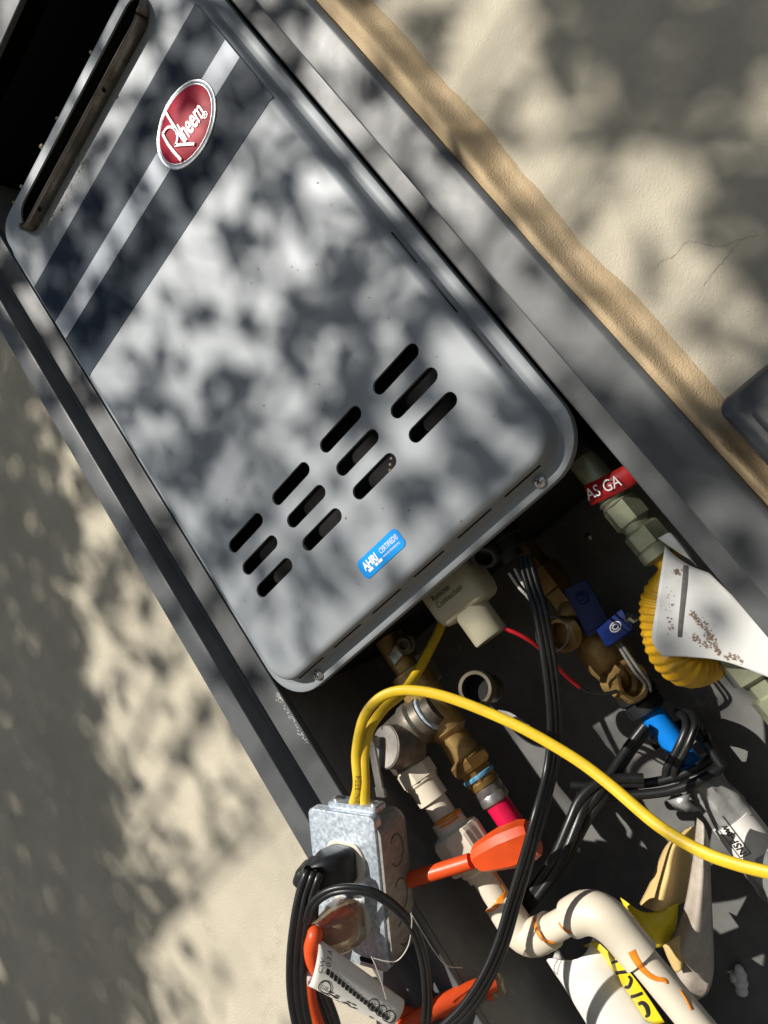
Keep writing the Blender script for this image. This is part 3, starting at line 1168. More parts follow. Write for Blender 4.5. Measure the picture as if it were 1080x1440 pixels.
m.build('end_cap', MAT['clear'], oc)
# connector end lying over the union
K = [at(540, 1250, 26), at(570, 1239, 30), at(620, 1224, 38), at(662, 1211, 44)]
m = MB()
m.tube(spline(K, 8), 8.6, 14)
m.build('cord', MAT['orange'], oc, smooth=60)
k0, k1 = at(668, 1209, 45), at(750, 1177, 56)
ax = nrm(k1 - k0)
ln = np.linalg.norm(k1 - k0)
rings = []
upv = nrm(np.cross(ax, CAM_R[2]))
sdv = np.cross(ax, upv)
for h, r_, r2_ in ((0, 8.5, 8.5), (3, 9.5, 9.5), (3.1, 12.5, 11), (9, 15, 12), (30, 19, 13.5), (40, 20.5, 14), (ln * .9, 20.5, 14), (ln, 18, 12)):
    rings.append([k0 + ax * h + upv * a + sdv * b for a, b in rrect(2 * r_, 2 * r2_, min(r_, r2_) * .5, 1)])
m = MB()
m.rings(rings)
m.build('connector', MAT['orange'], oc, smooth=24)

# paper tag rolled round the cord
ta, tb = dep(440, 1352, 750), dep(556, 1424, 768)
tax = nrm(tb - ta)
tl = np.linalg.norm(tb - ta)
tup = nrm(np.cross(tax, CAM_R[2]))
if np.dot(tup, CAM_R[1]) > 0:
    tup = -tup
tout = np.cross(tax, tup)
if np.dot(tout, CAM_R[2]) > 0:
    tout = -tout


def tag_pt(s_, a_, lift=0.0):
    """s along the roll 0..1, a angle round it (0 faces the camera, + towards the top)"""
    r_ = (22 - 6.5 * s_) + lift
    sk = 9 * math.sin(a_) * (1 - s_)
    return ta + tax * (s_ * tl - sk) + tout * math.cos(a_) * r_ * .8 + tup * math.sin(a_) * r_


m = MB()
rows = []
for i in range(15):
    s_ = i / 14
    rows.append([tag_pt(s_, math.radians(a)) for a in np.linspace(-165, 150, 30)])
m.grid(rows)
tg = m.build('paper_tag', MAT['paper'], oc, smooth=60)
tg['label'] = 'white printed paper tag rolled around the orange cord'
md = tg.modifiers.new('thickness', 'SOLIDIFY')
md.thickness = .0002


def tag_fn(s0, a0):
    return lambda x, y: tag_pt(s0 + x / tl, math.radians(a0) + y / 20, .6)


m = MB()
for i in range(17):
    s0 = .12 + .047 * i
    a0 = math.radians(20 - 30 * (i / 16))
    for d_ in (-.10, .03):
        m.add([tag_pt(s0, a0 + d_, .5), tag_pt(s0 + .037, a0 + d_, .5), tag_pt(s0 + .037, a0 + d_ + .13, .5), tag_pt(s0, a0 + d_ + .13, .5)], [(0, 1, 2, 3)])
for i in range(26):
    s0 = .12 + .75 * random.random()
    a0 = math.radians(-75 + 50 * random.random())
    m.add([tag_pt(s0, a0, .5), tag_pt(s0 + .05, a0, .5), tag_pt(s0 + .05, a0 + .07, .5), tag_pt(s0, a0 + .07, .5)], [(0, 1, 2, 3)])
m.build('printed_lines', MAT['black_print'], tg, smooth=0)
lettering('0.3 A', None, None, None, 7.5, MAT['black_print'], tg, fn=lambda x, y: tag_pt(.15 - y / tl * 1, math.radians(32) + x / 20, .6))
lettering('CW', None, None, None, 7.0, MAT['black_print'], tg, fn=lambda x, y: tag_pt(.08 - y / tl * 1, math.radians(8) + x / 20, .6))
for s0, a0, rr_ in ((.16, -22, 8), (.70, 8, 7), (.80, 4, 7), (.90, 0, 8)):
    m = MB()
    rows = []
    for k in range(25):
        t = 2 * math.pi * k / 24
        rows.append([tag_pt(s0 + rr_ * f_ * math.cos(t) / tl, math.radians(a0) + rr_ * f_ * math.sin(t) / 19, .6) for f_ in (1, .84)])
    m.grid(rows)
    m.build('printed_ring', MAT['black_print'], tg, smooth=0)
    lettering('UL' if s0 < .3 else 'X', None, None, None, 8, MAT['black_print'], tg, fn=tag_fn(s0 - 4.5 / tl, a0 - 8))

# ================================================================== CPVC DRAIN PIPE
CY = 95.0
CX = at(650, 1186, CY)[0]
cz = lambda px, py, Y=CY: at(px, py, Y)[2]
cp_ = thing('drain_pipe', 'cream plastic drain pipe with union nut and orange glue drips', 'pipe', (CX, CY, cz(735, 1325)))
parts = []


def vlathe(name, prof, mt, parent, x=None, y_=None, n=28, flat=None, smooth=35, keep_=True):
    mb = MB()
    mb.lathe(A3(CX if x is None else x, CY if y_ is None else y_, 0), EZ, prof, n, flat=flat)
    o_ = mb.build(name, MAT[mt], parent, smooth=smooth)
    if keep_:
        parts.append(mb)
    return o_


zA, zB, zC2 = cz(583, 1074), cz(597, 1100), cz(611, 1124)
vlathe('adapter', [(zA, 21), (zB + 2, 21.5), (zB, 20), (zB, 19.5), (zC2, 19.2), (zC2, 16)], 'cpvc', cp_, n=24)
vlathe('adapter', [(zA - 2, 24), (zB + 5, 24), (zB + 4, 22)], 'cpvc', cp_, n=8, smooth=20)
zU0, zU1 = cz(636, 1166), cz(668, 1216)
vlathe('pipe_section', [(zC2 + 5, 15), (zU0 - 6, 15)], 'cpvc', cp_)
vlathe('collar', [(cz(624, 1150), 15.5), (cz(625, 1151), 19.5), (zU0 - 4, 20.5)], 'cpvc', cp_)
vlathe('union_nut', [(zU0, 22), (zU0 - 3, 29), (zU0 - 8, 31.5), (zU0 - 9, 31.5), (zU1 + 4, 31.5), (zU1 + 3, 31), (zU1 + 1, 29), (zU1, 20)], 'cpvc', cp_, n=48,
       flat=lambda k, h: 1.0 if k % 6 in (0, 1) or h > zU0 - 8 or h < zU1 + 3 else .94, smooth=18)
zD0 = cz(700, 1268)
vlathe('collar', [(zU1 + 2, 22), (zU1 - 5, 22), (zU1 - 8, 19), (cz(679, 1232), 18.5)], 'cpvc', cp_)
vlathe('pipe_section', [(zU1, 15), (zD0 - 10, 15)], 'cpvc', cp_)
vlathe('coupling', [(zD0 + 1, 15.2), (zD0, 19.5), (zD0 - 24, 19.5)], 'cpvc', cp_)
E1 = A3(CX, CY, cz(736, 1327))
E2 = at(840, 1272, 84)
E3 = at(1010, 1478, 74)
m = MB()
pth = bend_path([A3(CX, CY, zD0 - 12), E1, E1 + nrm(E2 - E1) * 40], 22)
m.tube(pth, 19.5, 24, scale=[1 + .04 * math.sin(math.pi * i / (len(pth) - 1)) for i in range(len(pth))])
m.build('elbow', MAT['cpvc'], cp_, smooth=50)
parts.append(m)
m = MB()
m.tube([E1 + nrm(E2 - E1) * 30, E2 - nrm(E2 - E1) * 20], 15.2, 24)
m.build('pipe_section', MAT['cpvc'], cp_)
parts.append(m)
dr = nrm(E3 - E2)
pth = bend_path([E2 - nrm(E2 - E1) * 40, E2, E2 + dr * 62], 32, 9)
m = MB()
m.tube(pth, 20.5, 26, scale=[1 + .10 * math.sin(math.pi * i / (len(pth) - 1)) for i in range(len(pth))])
m.build('elbow', MAT['cpvc'], cp_, smooth=50)
parts.append(m)
m = MB()
m.tube([E2 + dr * 50, E3], 16.0, 26)
m.build('pipe_section', MAT['cpvc'], cp_)
parts.append(m)
pb = bvh_of(parts)
for L, wd in (([(612, 1160), (625, 1152), (640, 1144), (650, 1136)], [5, 8, 7, 5]),
              ([(618, 1164), (632, 1157), (645, 1148)], [3, 4, 3]),
              ([(684, 1282), (694, 1277), (702, 1268), (711, 1255)], [3, 6, 10, 4]),
              ([(712, 1256), (700, 1235), (690, 1222)], [2.5, 2.5, 2]),
              ([(757, 1277), (751, 1288), (755, 1308), (764, 1321), (780, 1326)], [4, 4, 5, 5, 3]),
              ([(786, 1297), (791, 1305), (802, 1311)], [2, 3, 5]),
              ([(888, 1337), (896, 1352), (908, 1367), (922, 1376), (934, 1378), (938, 1383)], [11, 10, 8, 7, 6, 4]),
              ([(956, 1392), (964, 1404), (972, 1420)], [2.5, 3, 4])):
    mb = drip(pb, L, wd)
    if mb.f:
        mb.build('glue_drip', MAT['glue'], cp_, smooth=60)

# ================================================================== RELIEF VALVE
rv = thing('relief_valve', 'grey bronze relief valve with round stamped dial and lever above the drain pipe', 'valve', (CX, CY, zA))
RC_ = A3(CX + 3, CY, zA + 30)
m = MB()
m.lathe(A3(CX, CY, 0), EZ, [(zA - 3, 17), (zA + 2, 24), (zA + 14, 25), (zA + 34, 27), (zA + 50, 22), (zA + 56, 10)], 26)
m.build('body', MAT['bronze'], rv, smooth=60)
nd = nrm(A3(-.12, -.90, .42))
dc = at(545, 1050, 60)
m = MB()
m.lathe(dc, nd, [(-42, 21), (-20, 25), (-12, 26), (-6, 24), (-3, 25.5), (2.5, 25.5), (3.2, 24.5)], 32)
bon = m.build('bonnet', MAT['bronze'], rv, smooth=45)
m = MB()
m.lathe(dc + nd * 3.1, nd, [(0, 24), (1.0, 24), (1.4, 23.4)], 32)
m.build('dial', MAT['dial'], bon, smooth=30)
du = nrm(np.cross(nd, EX))
if du[2] < 0:
    du = -du
dx_ = np.cross(du, nd)
if np.dot(dx_, CAM_R[0]) < 0:
    dx_ = -dx_
lv0 = dc + nd * 7
la, lb_ = dep(517, 1047, 0) if False else None, None
l1 = dc + nd * 9 + CAM_R.T @ A3(-12, -6, 0)
l2 = dc + nd * 13 + CAM_R.T @ A3(2, 50, -4)
ld = nrm(l2 - l1)
lw = nrm(np.cross(ld, nd))
m = MB()
m.box((l1 + l2) / 2, lw, nd, ld, 13, 4, np.linalg.norm(l2 - l1), 1.6)
m.box(l2 + ld * 2, lw, nd, ld, 17, 5, 12, 2)
m.box(l1 + lw * 2 - nd * 3, lw, nd, ld, 16, 12, 14, 3)
m.build('lever', MAT['lever'], rv)
m = MB()
ic = A3(CX + 8, CY + 2, zA + 36)
xi = nrm(A3(1, .22, .06))
m.lathe(ic, xi, [(-6, 24), (16, 25), (20, 28), (30, 28), (34, 24), (44, 24), (45, 20), (60, 17)], 24)
m.build('inlet', MAT['bronze'], rv, smooth=40)
m = MB()
m.lathe(ic, xi, [(44, 20), (45, 22.5), (48, 22.5), (50, 19)], 24)
m.build('thread_tape', MAT['blue_white'], rv, smooth=40)
for k in range(3):
    m = MB()
    m.box(RC_ + A3(-2 + 9 * k, -25 - 2 * k, 10 + 5 * k), nrm(A3(1, .3, .2)), nrm(A3(-.2, 0, 1)), EY, 6, 12, 5, 2)
    m.build('cast_boss', MAT['bronze'], rv)

# ================================================================== HOT SERVICE VALVE AND RED PIPE
HYv = 128.0
HXv = at(700, 1130, HYv)[0]
hz = lambda px, py: at(px, py, HYv)[2]
hv = thing('hot_service_valve', 'dark brass service valve tee joined to the red pipe', 'valve', (HXv, HYv, hz(690, 1112)))


def hl(name, prof, mt, parent=hv, n=24, flat=None, smooth=35):
    mb = MB()
    mb.lathe(A3(HXv, HYv, 0), EZ, prof, n, flat=flat)
    return mb.build(name, MAT[mt], parent, smooth=smooth)


z1, z2, z3, z4, z5 = hz(625, 990), hz(640, 1022), hz(662, 1062), hz(672, 1080), hz(690, 1105)
hl('body', [(-280, 16), (z1 + 60, 16), (z1 + 58, 24), (z1 + 8, 26), (z2, 24), (z2 - 6, 18.5), (z3 + 4, 19.5), (z3, 24)], 'brass_bright')
hl('union_nut', [(z3 + 2, 24), (z3 - 2, 27), (z4 + 6, 27), (z4 + 2, 24)], 'brass', n=6, smooth=20)
hl('hex_nut', [(z4 + 4, 18), (z4 + 2, 20.5), (z5 + 12, 20.5), (z5 + 8, 19)], 'brass', n=6, smooth=20)
hl('thread_tape', [(z4 - 5, 20), (z4 - 6, 20.9), (z4 - 9, 20.7), (z4 - 10, 20)], 'blue_tape')
hl('thread_collar', [(z5 + 12, 18), (z5 + 10, 19.5), (z5 + 4, 19.5), (z5 + 2, 17)], 'brass')
pc0 = at(650, 985, 105)
pd = nrm(A3(.30, -.93, .12))
m = MB()
prof = [(-40, 17), (6, 17)]
for k in range(6):
    prof += [(8 + 3 * k, 18.6), (9.5 + 3 * k, 20.2), (10.6 + 3 * k, 18.6)]
prof += [(26.5, 19), (26.5, 15.5), (8, 15)]
m.lathe(at(668, 968, 82) - pd * 26, pd, prof, 28, cap=False)
m.build('drain_port', MAT['dark_brass'], hv, smooth=25)
m = MB()
m.lathe(at(668, 968, 82) - pd * 26, pd, [(6, 15.6), (9, 15.5), (9.1, .1)], 20, cap=False)
m.build('port_plug', MAT['black'], hv)
rp = MB()
rp.tube(bend_path([A3(HXv, HYv, z5 - 8), A3(HXv, HYv, z5 - 84), A3(HXv - 170, BACK_Y + 2, z5 - 100)], 45, 10), 15, 26)
rpo = rp.build('red_water_pipe', MAT['red_pipe'], None, smooth=50)
tag(rpo, 'red hot water pipe below the dark brass valve', 'pipe')
m = MB()
m.lathe(A3(HXv, HYv, 0), EZ, [(z5 + 4, 16.4), (z5 + 2, 18.2), (z5 - 5, 18.2), (z5 - 7, 17.4), (z5 - 9, 18.2), (z5 - 17, 18.2), (z5 - 19, 16)], 26)
m.build('crimp_ring', MAT['steel'], rpo, smooth=35)
# stub under the heater on the far left: drain cock and its grey union
sv = thing('drain_cock', 'small grey brass drain cock under the heater on the left', 'valve', at(590, 950, 150))
sx_ = at(592, 952, 150)
m = MB()
m.lathe(A3(sx_[0], 150, 0), EZ, [(-278, 14), (sx_[2] + 26, 14), (sx_[2] + 24, 24), (sx_[2] - 14, 24), (sx_[2] - 18, 17), (sx_[2] - 40, 17), (sx_[2] - 44, 20), (sx_[2] - 60, 20)], 8)
m.build('union', MAT['olive'], sv, smooth=20)
kc = at(571, 905, 118)
m = MB()
m.lathe(kc, nrm(A3(.25, -.95, -.1)), [(-26, 8), (0, 13), (4, 13), (5, 9), (12, 9), (12, 5.5), (5, 5)], 16)
m.build('spout', MAT['dark_brass'], sv, smooth=35)
m = MB()
m.box(at(557, 921, 112), nrm(A3(1, 0, .3)), EY, EZ, 22, 7, 16, 3)
m.build('handle', MAT['steel'], sv)

# ================================================================== COLD SERVICE VALVE, BLUE PIPE
bz = lambda px, py: at(px, py, BPY)[2]
cv = thing('cold_service_valve', 'brass service valve with blue handle above the blue pipe', 'valve', (BPX, BPY, bz(895, 985)))


def cl_(name, prof, mt, parent=cv, n=24, flat=None, smooth=35):
    mb = MB()
    mb.lathe(A3(BPX, BPY, 0), EZ, prof, n, flat=flat)
    return mb.build(name, MAT[mt], parent, smooth=smooth)


v1, v2, v3, v4 = bz(792, 800), bz(815, 845), bz(850, 915), bz(885, 965)
cl_('inlet_nut', [(-280, 17), (v1 + 20, 17), (v1 + 18, 25), (v1 - 14, 25), (v1 - 16, 20), (v2 + 6, 20)], 'brass', n=6, smooth=20)
cl_('body', [(v2 + 10, 18), (v2, 24), (v2 - 24, 24), (v2 - 30, 19), (v3 + 30, 24), (v3 + 10, 31), (v3 - 14, 30), (v4 + 12, 23), (v4 + 8, 20), (v4 - 4, 20)], 'brass_bright', smooth=45)
# blue lever handle
h1, h2 = at(812, 828, 205), at(838, 876, 200)
hd = nrm(h2 - h1)
hn = nrm(A3(.35, -.85, .2))
hw = nrm(np.cross(hd, hn))
m = MB()
hl_ = np.linalg.norm(h2 - h1) + 12
m.box((h1 + h2) / 2, hw, hn, hd, 27, 4, hl_, 1.8)
for sg in (-1, 1):
    m.box((h1 + h2) / 2 + hw * 13.5 * sg - hn * 5, hn, hw, hd, 14, 3.6, hl_ * .92, 1.6)
m.box(h2 + hd * 2 - hn * 4, hw, hn, hd, 33, 5, 15, 2)
m.lathe((h1 + h2) / 2 + hn * 1.5 - hd * 10, hn, [(0, 8.5), (5, 8.5), (6, 7.5)], 6)
m.lathe((h1 + h2) / 2 + hn * 1.5 - hd * 10, hn, [(5, 4.5), (9, 4.5), (9.6, 3.6)], 14)
hdl = m.build('handle', MAT['blue_handle'], cv)
g1, g2_ = at(848, 896, 196), at(882, 872, 190)
gd = nrm(g2_ - g1)
m = MB()
gw = nrm(np.cross(hn, gd))
gl2 = np.linalg.norm(g2_ - g1) + 6
m.box((g1 + g2_) / 2 + hn * 4, hn, gw, gd, 4, 22, gl2, 1.6)
for sg in (-1, 1):
    m.box((g1 + g2_) / 2 + gw * 11 * sg - hn * 1, hn, gw, gd, 13, 3.6, gl2 * .94, 1.5)
hd2 = m.build('handle', MAT['blue_handle'], cv)
m = MB()
for r_, k_ in ((7.5, 0), (4, 1)):
    ring = []
    for k in range(17):
        t = 2 * math.pi * k / 16
        ring.append((g1 * .45 + g2_ * .55) + hn * 6.6 + gd * math.cos(t) * r_ + np.cross(hn, gd) * math.sin(t) * r_ * .8)
    m.tube(ring, .9, 5)
m.build('handle_mark', MAT['white_print'], hd2)
m = MB()
m.lathe(g2_ + gd * 6, nrm(gd + A3(.2, -.5, 0)), [(-4, 8), (2, 8), (5, 6), (6, 2)], 6)
m.build('handle_bolt', MAT['screw'], cv, smooth=20)
# side port with knurled brass cap, and drain port with loose ring
rc = at(884, 958, 215)
ra = nrm(A3(.80, -.55, -.30))
m = MB()
m.lathe(rc - ra * 34, ra, [(0, 15), (22, 15), (24, 17), (26, 20), (26.5, 24), (41, 24), (42.5, 22), (42.5, 18), (32, 17)], 48, cap=False, flat=lambda k, h: 1.0 if (k // 2) % 3 or h < 24 or h > 42 else 1.05)
m.build('knurled_cap', MAT['brass_bright'], cv, smooth=25)
dp = at(792, 892, 205)
da = nrm(A3(-.12, -.98, .10))
m = MB()
prof = [(-46, 18), (-8, 19)]
for k in range(5):
    prof += [(-6 + 3 * k, 20), (-4.6 + 3 * k, 22), (-3.4 + 3 * k, 20)]
prof += [(9, 20), (9, 16), (-12, 15.5), (-12.1, .1)]
m.lathe(dp, da, prof, 28, cap=False)
m.build('drain_port', MAT['brass'], cv, smooth=25)
m = MB()
rcn = at(776, 892, 178)
ring = []
for k in range(33):
    t = 2 * math.pi * k / 32
    ring.append(rcn + EX * 22 * math.cos(t) + nrm(A3(0, .25, 1)) * 20 * math.sin(t))
m.tube(ring, 1.3, 6, cap=False)
m.build('retaining_ring', MAT['steel'], cv)
m = MB()
m.tube(spline(pix([(868, 905, 205), (880, 925, 200), (893, 945, 200), (906, 960, 215), (908, 975, 230)]), 7), 2.0, 7)
m.tube(spline(pix([(872, 903, 205), (885, 922, 200), (899, 942, 200), (912, 958, 215), (915, 972, 230)]), 7), 2.0, 7)
m.build('cap_strap', MAT['tie'], cv)

bpz0 = bz(893, 975)
bl = MB()
bl.lathe(A3(BPX, BPY, 0), EZ, [(bpz0, 15.2), (bpz0 - 560, 15.2)], 28)
blo = bl.build('blue_water_pipe', MAT['blue_pipe'], None, smooth=50)
tag(blo, 'blue cold water pipe wrapped in silver tape lower down', 'pipe')
m = MB()
m.lathe(A3(BPX, BPY, 0), EZ, [(bpz0 + 12, 19), (bpz0 + 6, 25), (bpz0 - 6, 26), (bpz0 - 9, 22), (bpz0 - 12, 25), (bpz0 - 24, 25), (bpz0 - 28, 17)], 20)
m.build('coupling', MAT['plug'], blo, smooth=40)


def wrapped(za, zb, r, amp, name, mt, seed, ca=0):
    mb = MB()
    rings_ = []
    n_ = max(6, int(abs(za - zb) / 5))
    for i in range(n_ + 1):
        z_ = za + (zb - za) * i / n_
        ring_ = []
        for k in range(36):
            t = 2 * math.pi * k / 36
            rr_ = r + amp * vn((math.cos(t) * 2.2, math.sin(t) * 2.2, z_ * .05), 1.4, seed) + amp * .5 * vn((math.cos(t) * 5, math.sin(t) * 5, z_ * .12), 1.3, seed + 4)
            ring_.append((BPX + rr_ * math.cos(t), BPY + rr_ * math.sin(t), z_))
        rings_.append(ring_)
    mb.rings(rings_)
    o_ = mb.build(name, MAT[mt], blo, smooth=50)
    return mb


tz0, tz1, tz2, tz3 = bz(968, 1086), bz(1020, 1160), bz(1052, 1205), bz(1130, 1330)
wrapped(tz0 + 6, tz1, 24.5, 3.2, 'tape_wrap', 'duct_tape', 1.0)
nb = wrapped(tz1 + 4, tz2, 26.2, .4, 'label_sleeve', 'paper', 2.0)
wrapped(tz2 + 3, tz3, 27, 2.6, 'tape_wrap', 'duct_tape', 3.0)
# loose flap of tape
m = MB()
m.grid([[at(x, y, Y) for x, y, Y in r_] for r_ in (
    [(950, 1112, 228), (962, 1118, 222), (975, 1110, 226)], [(938, 1126, 222), (955, 1130, 215), (968, 1126, 222)], [(952, 1140, 228), (966, 1142, 222), (985, 1140, 228)])])
fo = m.build('tape_flap', MAT['duct_tape'], blo, smooth=60)
fo.modifiers.new('thickness', 'SOLIDIFY').thickness = .0003
nbv = bvh_of([nb])
na, nb_ = onto(nbv, 1051, 1199, .4), onto(nbv, 1033, 1170, .4)
if na is not None and nb_ is not None:
    rad_ = 27.5
    a_0 = math.atan2(na[1] - BPY, na[0] - BPX)
    nfn = lambda x, y: A3(BPX + rad_ * math.cos(a_0 - y / rad_), BPY + rad_ * math.sin(a_0 - y / rad_), na[2] + x)
    lettering('NSF-pw', None, None, None, 13.5, MAT['black_print'], blo, fn=lambda x, y: nfn(x, y), cond=.82, bold=.01)
    m = MB()
    for (xa, ya, xb, yb_) in ((-2, -3.5, 45, -2.6), (-2, 11.5, 45, 12.4), (-2, -3.5, -1.1, 12.4)):
        nn_ = 6
        m.grid([[nfn(xa + (xb - xa) * i / nn_, ya + (yb_ - ya) * j / nn_) for i in range(nn_ + 1)] for j in range(nn_ + 1)])
    m.build('printed_frame', MAT['black_print'], blo, smooth=0)

# thin wires
wr = MB()
wr.tube(spline(pix([(676, 876, 84), (700, 882, 84), (725, 890, 88), (752, 906, 96), (775, 928, 120), (798, 952, 150), (815, 966, 165)]), 8), 2.3, 8)
wro = wr.build('red_wire', MAT['red_wire'], None)
tag(wro, 'thin red wire trailing from the cream connector towards the brass valve', 'wire')
m = MB()
m.tube(spline(pix([(815, 966, 165), (830, 974, 172), (850, 976, 180), (868, 972, 188)]), 7), 2.3, 8)
bwp = m.build('black_end', MAT['rubber'], wro)
ww = thing('white_wire', 'pair of thin pale wires under the heater beside the power cord', 'wire', at(720, 810, 90))
for L in ([(716, 806, 92), (728, 824, 88), (744, 842, 74), (752, 856, 66)], [(724, 800, 92), (732, 816, 86), (742, 830, 74), (750, 846, 64)]):
    m = MB()
    m.tube(spline(pix(L), 7), 1.6, 7)
    m.build('strand', MAT['thread'], ww)

# clear cable tie between the pipes
m = MB()
T1 = spline(pix([(700, 1002, 150), (716, 1006, 146), (735, 1018, 142), (750, 1030, 140), (752, 1034, 142), (745, 1031, 146), (728, 1020, 150), (712, 1012, 154), (702, 1004, 158)]), 6)
m.sweep(T1, [(-3.4, -.6), (3.4, -.6), (3.4, .6), (-3.4, .6)], up=A3(.2, -.8, .5))
tag(m.build('cable_tie', MAT['tie'], None), 'loop of clear cable tie between the brass valves', 'cable tie')

# ================================================================== GAS LINE
GY = 82.0
GX = at(898, 742, GY)[0]
gz = lambda px, py: at(px, py, GY)[2]
gs = thing('gas_connector', 'olive gas fitting with yellow corrugated hose behind the white leaflet', 'gas hose', (GX, GY, gz(920, 785)))


def gl_(name, prof, mt, n=24, smooth=35, parent=gs):
    mb = MB()
    mb.lathe(A3(GX, GY, 0), EZ, prof, n)
    return mb.build(name, MAT[mt], parent, smooth=smooth)


w1, w2, w3, w4, w5 = gz(866, 694), gz(874, 706), gz(896, 740), gz(918, 774), gz(924, 786)
gl_('nipple', [(-278, 15), (w1, 15), (w1 - 3, 18), (w1 - 6, 15.5), (w1 - 9, 18), (w1 - 12, 15), (w2, 15)], 'olive')
gl_('hex_nut', [(w2 + 2, 16), (w2, 19), (w3 + 6, 19), (w3 + 3, 15)], 'olive', n=6, smooth=20)
gl_('collar', [(w3 + 6, 14.5), (w3 - 4, 14.5)], 'olive')
gl_('flare_nut', [(w3 - 2, 16), (w3 - 5, 19.5), (w4 + 5, 19.5), (w4 + 1, 16)], 'olive', n=6, smooth=20)
gl_('ring', [(w4 + 4, 17), (w4 + 2, 19), (w5 + 1, 19), (w5 - 2, 14)], 'olive')
hp = [A3(GX, GY, w5 + 6), A3(GX, GY, w5 - 14), at(934, 838, 84), at(934, 880, 82), at(944, 915, 82), at(966, 934, 92), at(994, 926, 118), at(1012, 900, 140), at(1028, 896, 150), at(1042, 915, 140)]
P = spline(hp, 40)
ds = [0]
for i in range(1, len(P)):
    ds.append(ds[-1] + np.linalg.norm(P[i] - P[i - 1]))
scl = [(.55 + .45 * min(1, max(0, d - 26) / 30)) * (1 + (.042 * math.sin(d / 6.4 * 2 * math.pi) if d > 40 else 0)) for d in ds]
m = MB()
m.tube(P, 22, 20, scale=scl)
m.build('corrugated_hose', MAT['gas_hose'], gs, smooth=60)
fx = at(1046, 930, 112)
m = MB()
m.lathe(A3(fx[0], 112, 0), EZ, [(fx[2] + 34, 15), (fx[2] + 20, 15), (fx[2] + 18, 24), (fx[2] - 16, 24), (fx[2] - 20, 16), (fx[2] - 34, 16), (fx[2] - 36, 21), (fx[2] - 90, 21)], 6)
m.build('hex_nut', MAT['olive'], gs, smooth=20)
# red tag
m = MB()
tq = [[(821, 683, 66), (848, 670, 62), (876, 655, 64), (900, 642, 70)], [(826, 697, 66), (853, 684, 62), (881, 670, 64), (906, 657, 70)], [(831, 711, 66), (858, 699, 62), (886, 685, 64), (910, 672, 70)]]
m.grid([pix(r_) for r_ in tq])
rt = m.build('red_tag', MAT['red_tag'], gs, smooth=60)
rt.modifiers.new('thickness', 'SOLIDIFY').thickness = .0005
rt['label'] = 'red tag with white capital letters'
rb_ = bvh_of([m])
o0, o1, o2 = onto(rb_, 829, 703, .5), onto(rb_, 858, 690, .5), onto(rb_, 822, 688, .5)
o0 = at(828, 704, 62.5)
xd = nrm(at(858, 690, 61) - at(828, 704, 62.5))
yd = nrm(at(822, 690, 62.5) - at(828, 704, 62.5))
lettering('AS GA', o0 - EY * 1.5, xd, yd, 16.5, MAT['white_print'], rt, cond=.80)

# ================================================================== PAPERS
def sheet(rows_, nu=6, nv=6):
    """smooth sheet through rows of (px, py, depth) control points"""
    R_ = [spline(pix(r_), nu) for r_ in rows_]
    k = min(len(r_) for r_ in R_)
    cols = [spline([r_[j] for r_ in R_], nv) for j in range(k)]
    mb = MB()
    mb.grid([[c_[i] for c_ in cols] for i in range(len(cols[0]))])
    return mb


lf = sheet([[(935, 768, 64), (950, 782, 62), (972, 796, 64), (998, 806, 66)],
            [(928, 815, 58), (955, 826, 59), (994, 838, 62), (1045, 852, 66)],
            [(921, 862, 54), (958, 872, 56), (1010, 884, 60), (1085, 890, 66)],
            [(917, 900, 51), (962, 908, 54), (1030, 918, 60), (1110, 922, 66)],
            [(931, 923, 52), (970, 924, 55), (1025, 932, 60), (1115, 966, 66)]])
lf.v = [(min(x, 243.5), y_, z_) for x, y_, z_ in lf.v]
leaflet = lf.build('leaflet', MAT['leaflet'], None, smooth=60)
leaflet.modifiers.new('thickness', 'SOLIDIFY').thickness = .0002
tag(leaflet, 'white dirt-stained leaflet tucked behind the right edge of the box', 'paper')
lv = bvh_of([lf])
mb = drip(lv, [(965, 790), (963, 820), (960, 850), (957, 880), (956, 896)], [7, 8, 7.5, 7, 6], thick=.35)  # strap shadow painted on the leaflet as a dark grey bar
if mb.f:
    mb.build('shadow_bar', material('grey_shadow_paint', (.11, .105, .10), .6, var=.25, vscale=150, dust=(.5, .48, .45), dscale=200, dcut=.62), leaflet)
m = MB()
for L, spread, cnt in (([(972, 862), (982, 874), (992, 884), (1000, 898), (1006, 910), (1013, 920)], 3.2, 190), ([(975, 896), (988, 905), (996, 910)], 3.5, 40), ([(1022, 924), (1034, 925), (1046, 932)], 3.0, 45),
                       ([(950, 806), (954, 802)], 3.5, 24), ([(940, 830), (945, 870), (935, 900)], 4, 22), ([(960, 830), (990, 900)], 22, 30)):
    P_ = spline([np.array([x, y, 0.]) for x, y in L], 6)
    for _k in range(cnt):
        t = random.random()
        p_ = P_[int(t * (len(P_) - 1))]
        q_ = onto(lv, p_[0] + random.gauss(0, spread * (.4 + .6 * math.sin(math.pi * t))), p_[1] + random.gauss(0, spread * .7), .35)
        if q_ is None:
            continue
        r_ = random.uniform(.25, 1.25) if spread < 10 else random.uniform(.15, .5)
        a_ = random.uniform(0, 3)
        u_ = nrm(A3(math.cos(a_), 0, math.sin(a_)))
        v_ = nrm(A3(-math.sin(a_), 0, math.cos(a_)))
        m.add([q_ + u_ * r_ * 1.6, q_ + v_ * r_, q_ - u_ * r_, q_ - v_ * r_ * .8], [(0, 1, 2, 3)])
m.build('dirt_stain', MAT['stain'], leaflet, smooth=0)['kind'] = 'stuff'
ft = sheet([[(925, 757, 60), (940, 749, 58), (948, 752, 60)], [(938, 766, 58), (955, 766, 55), (965, 772, 60)], [(958, 780, 57), (972, 788, 55), (980, 796, 60)]])
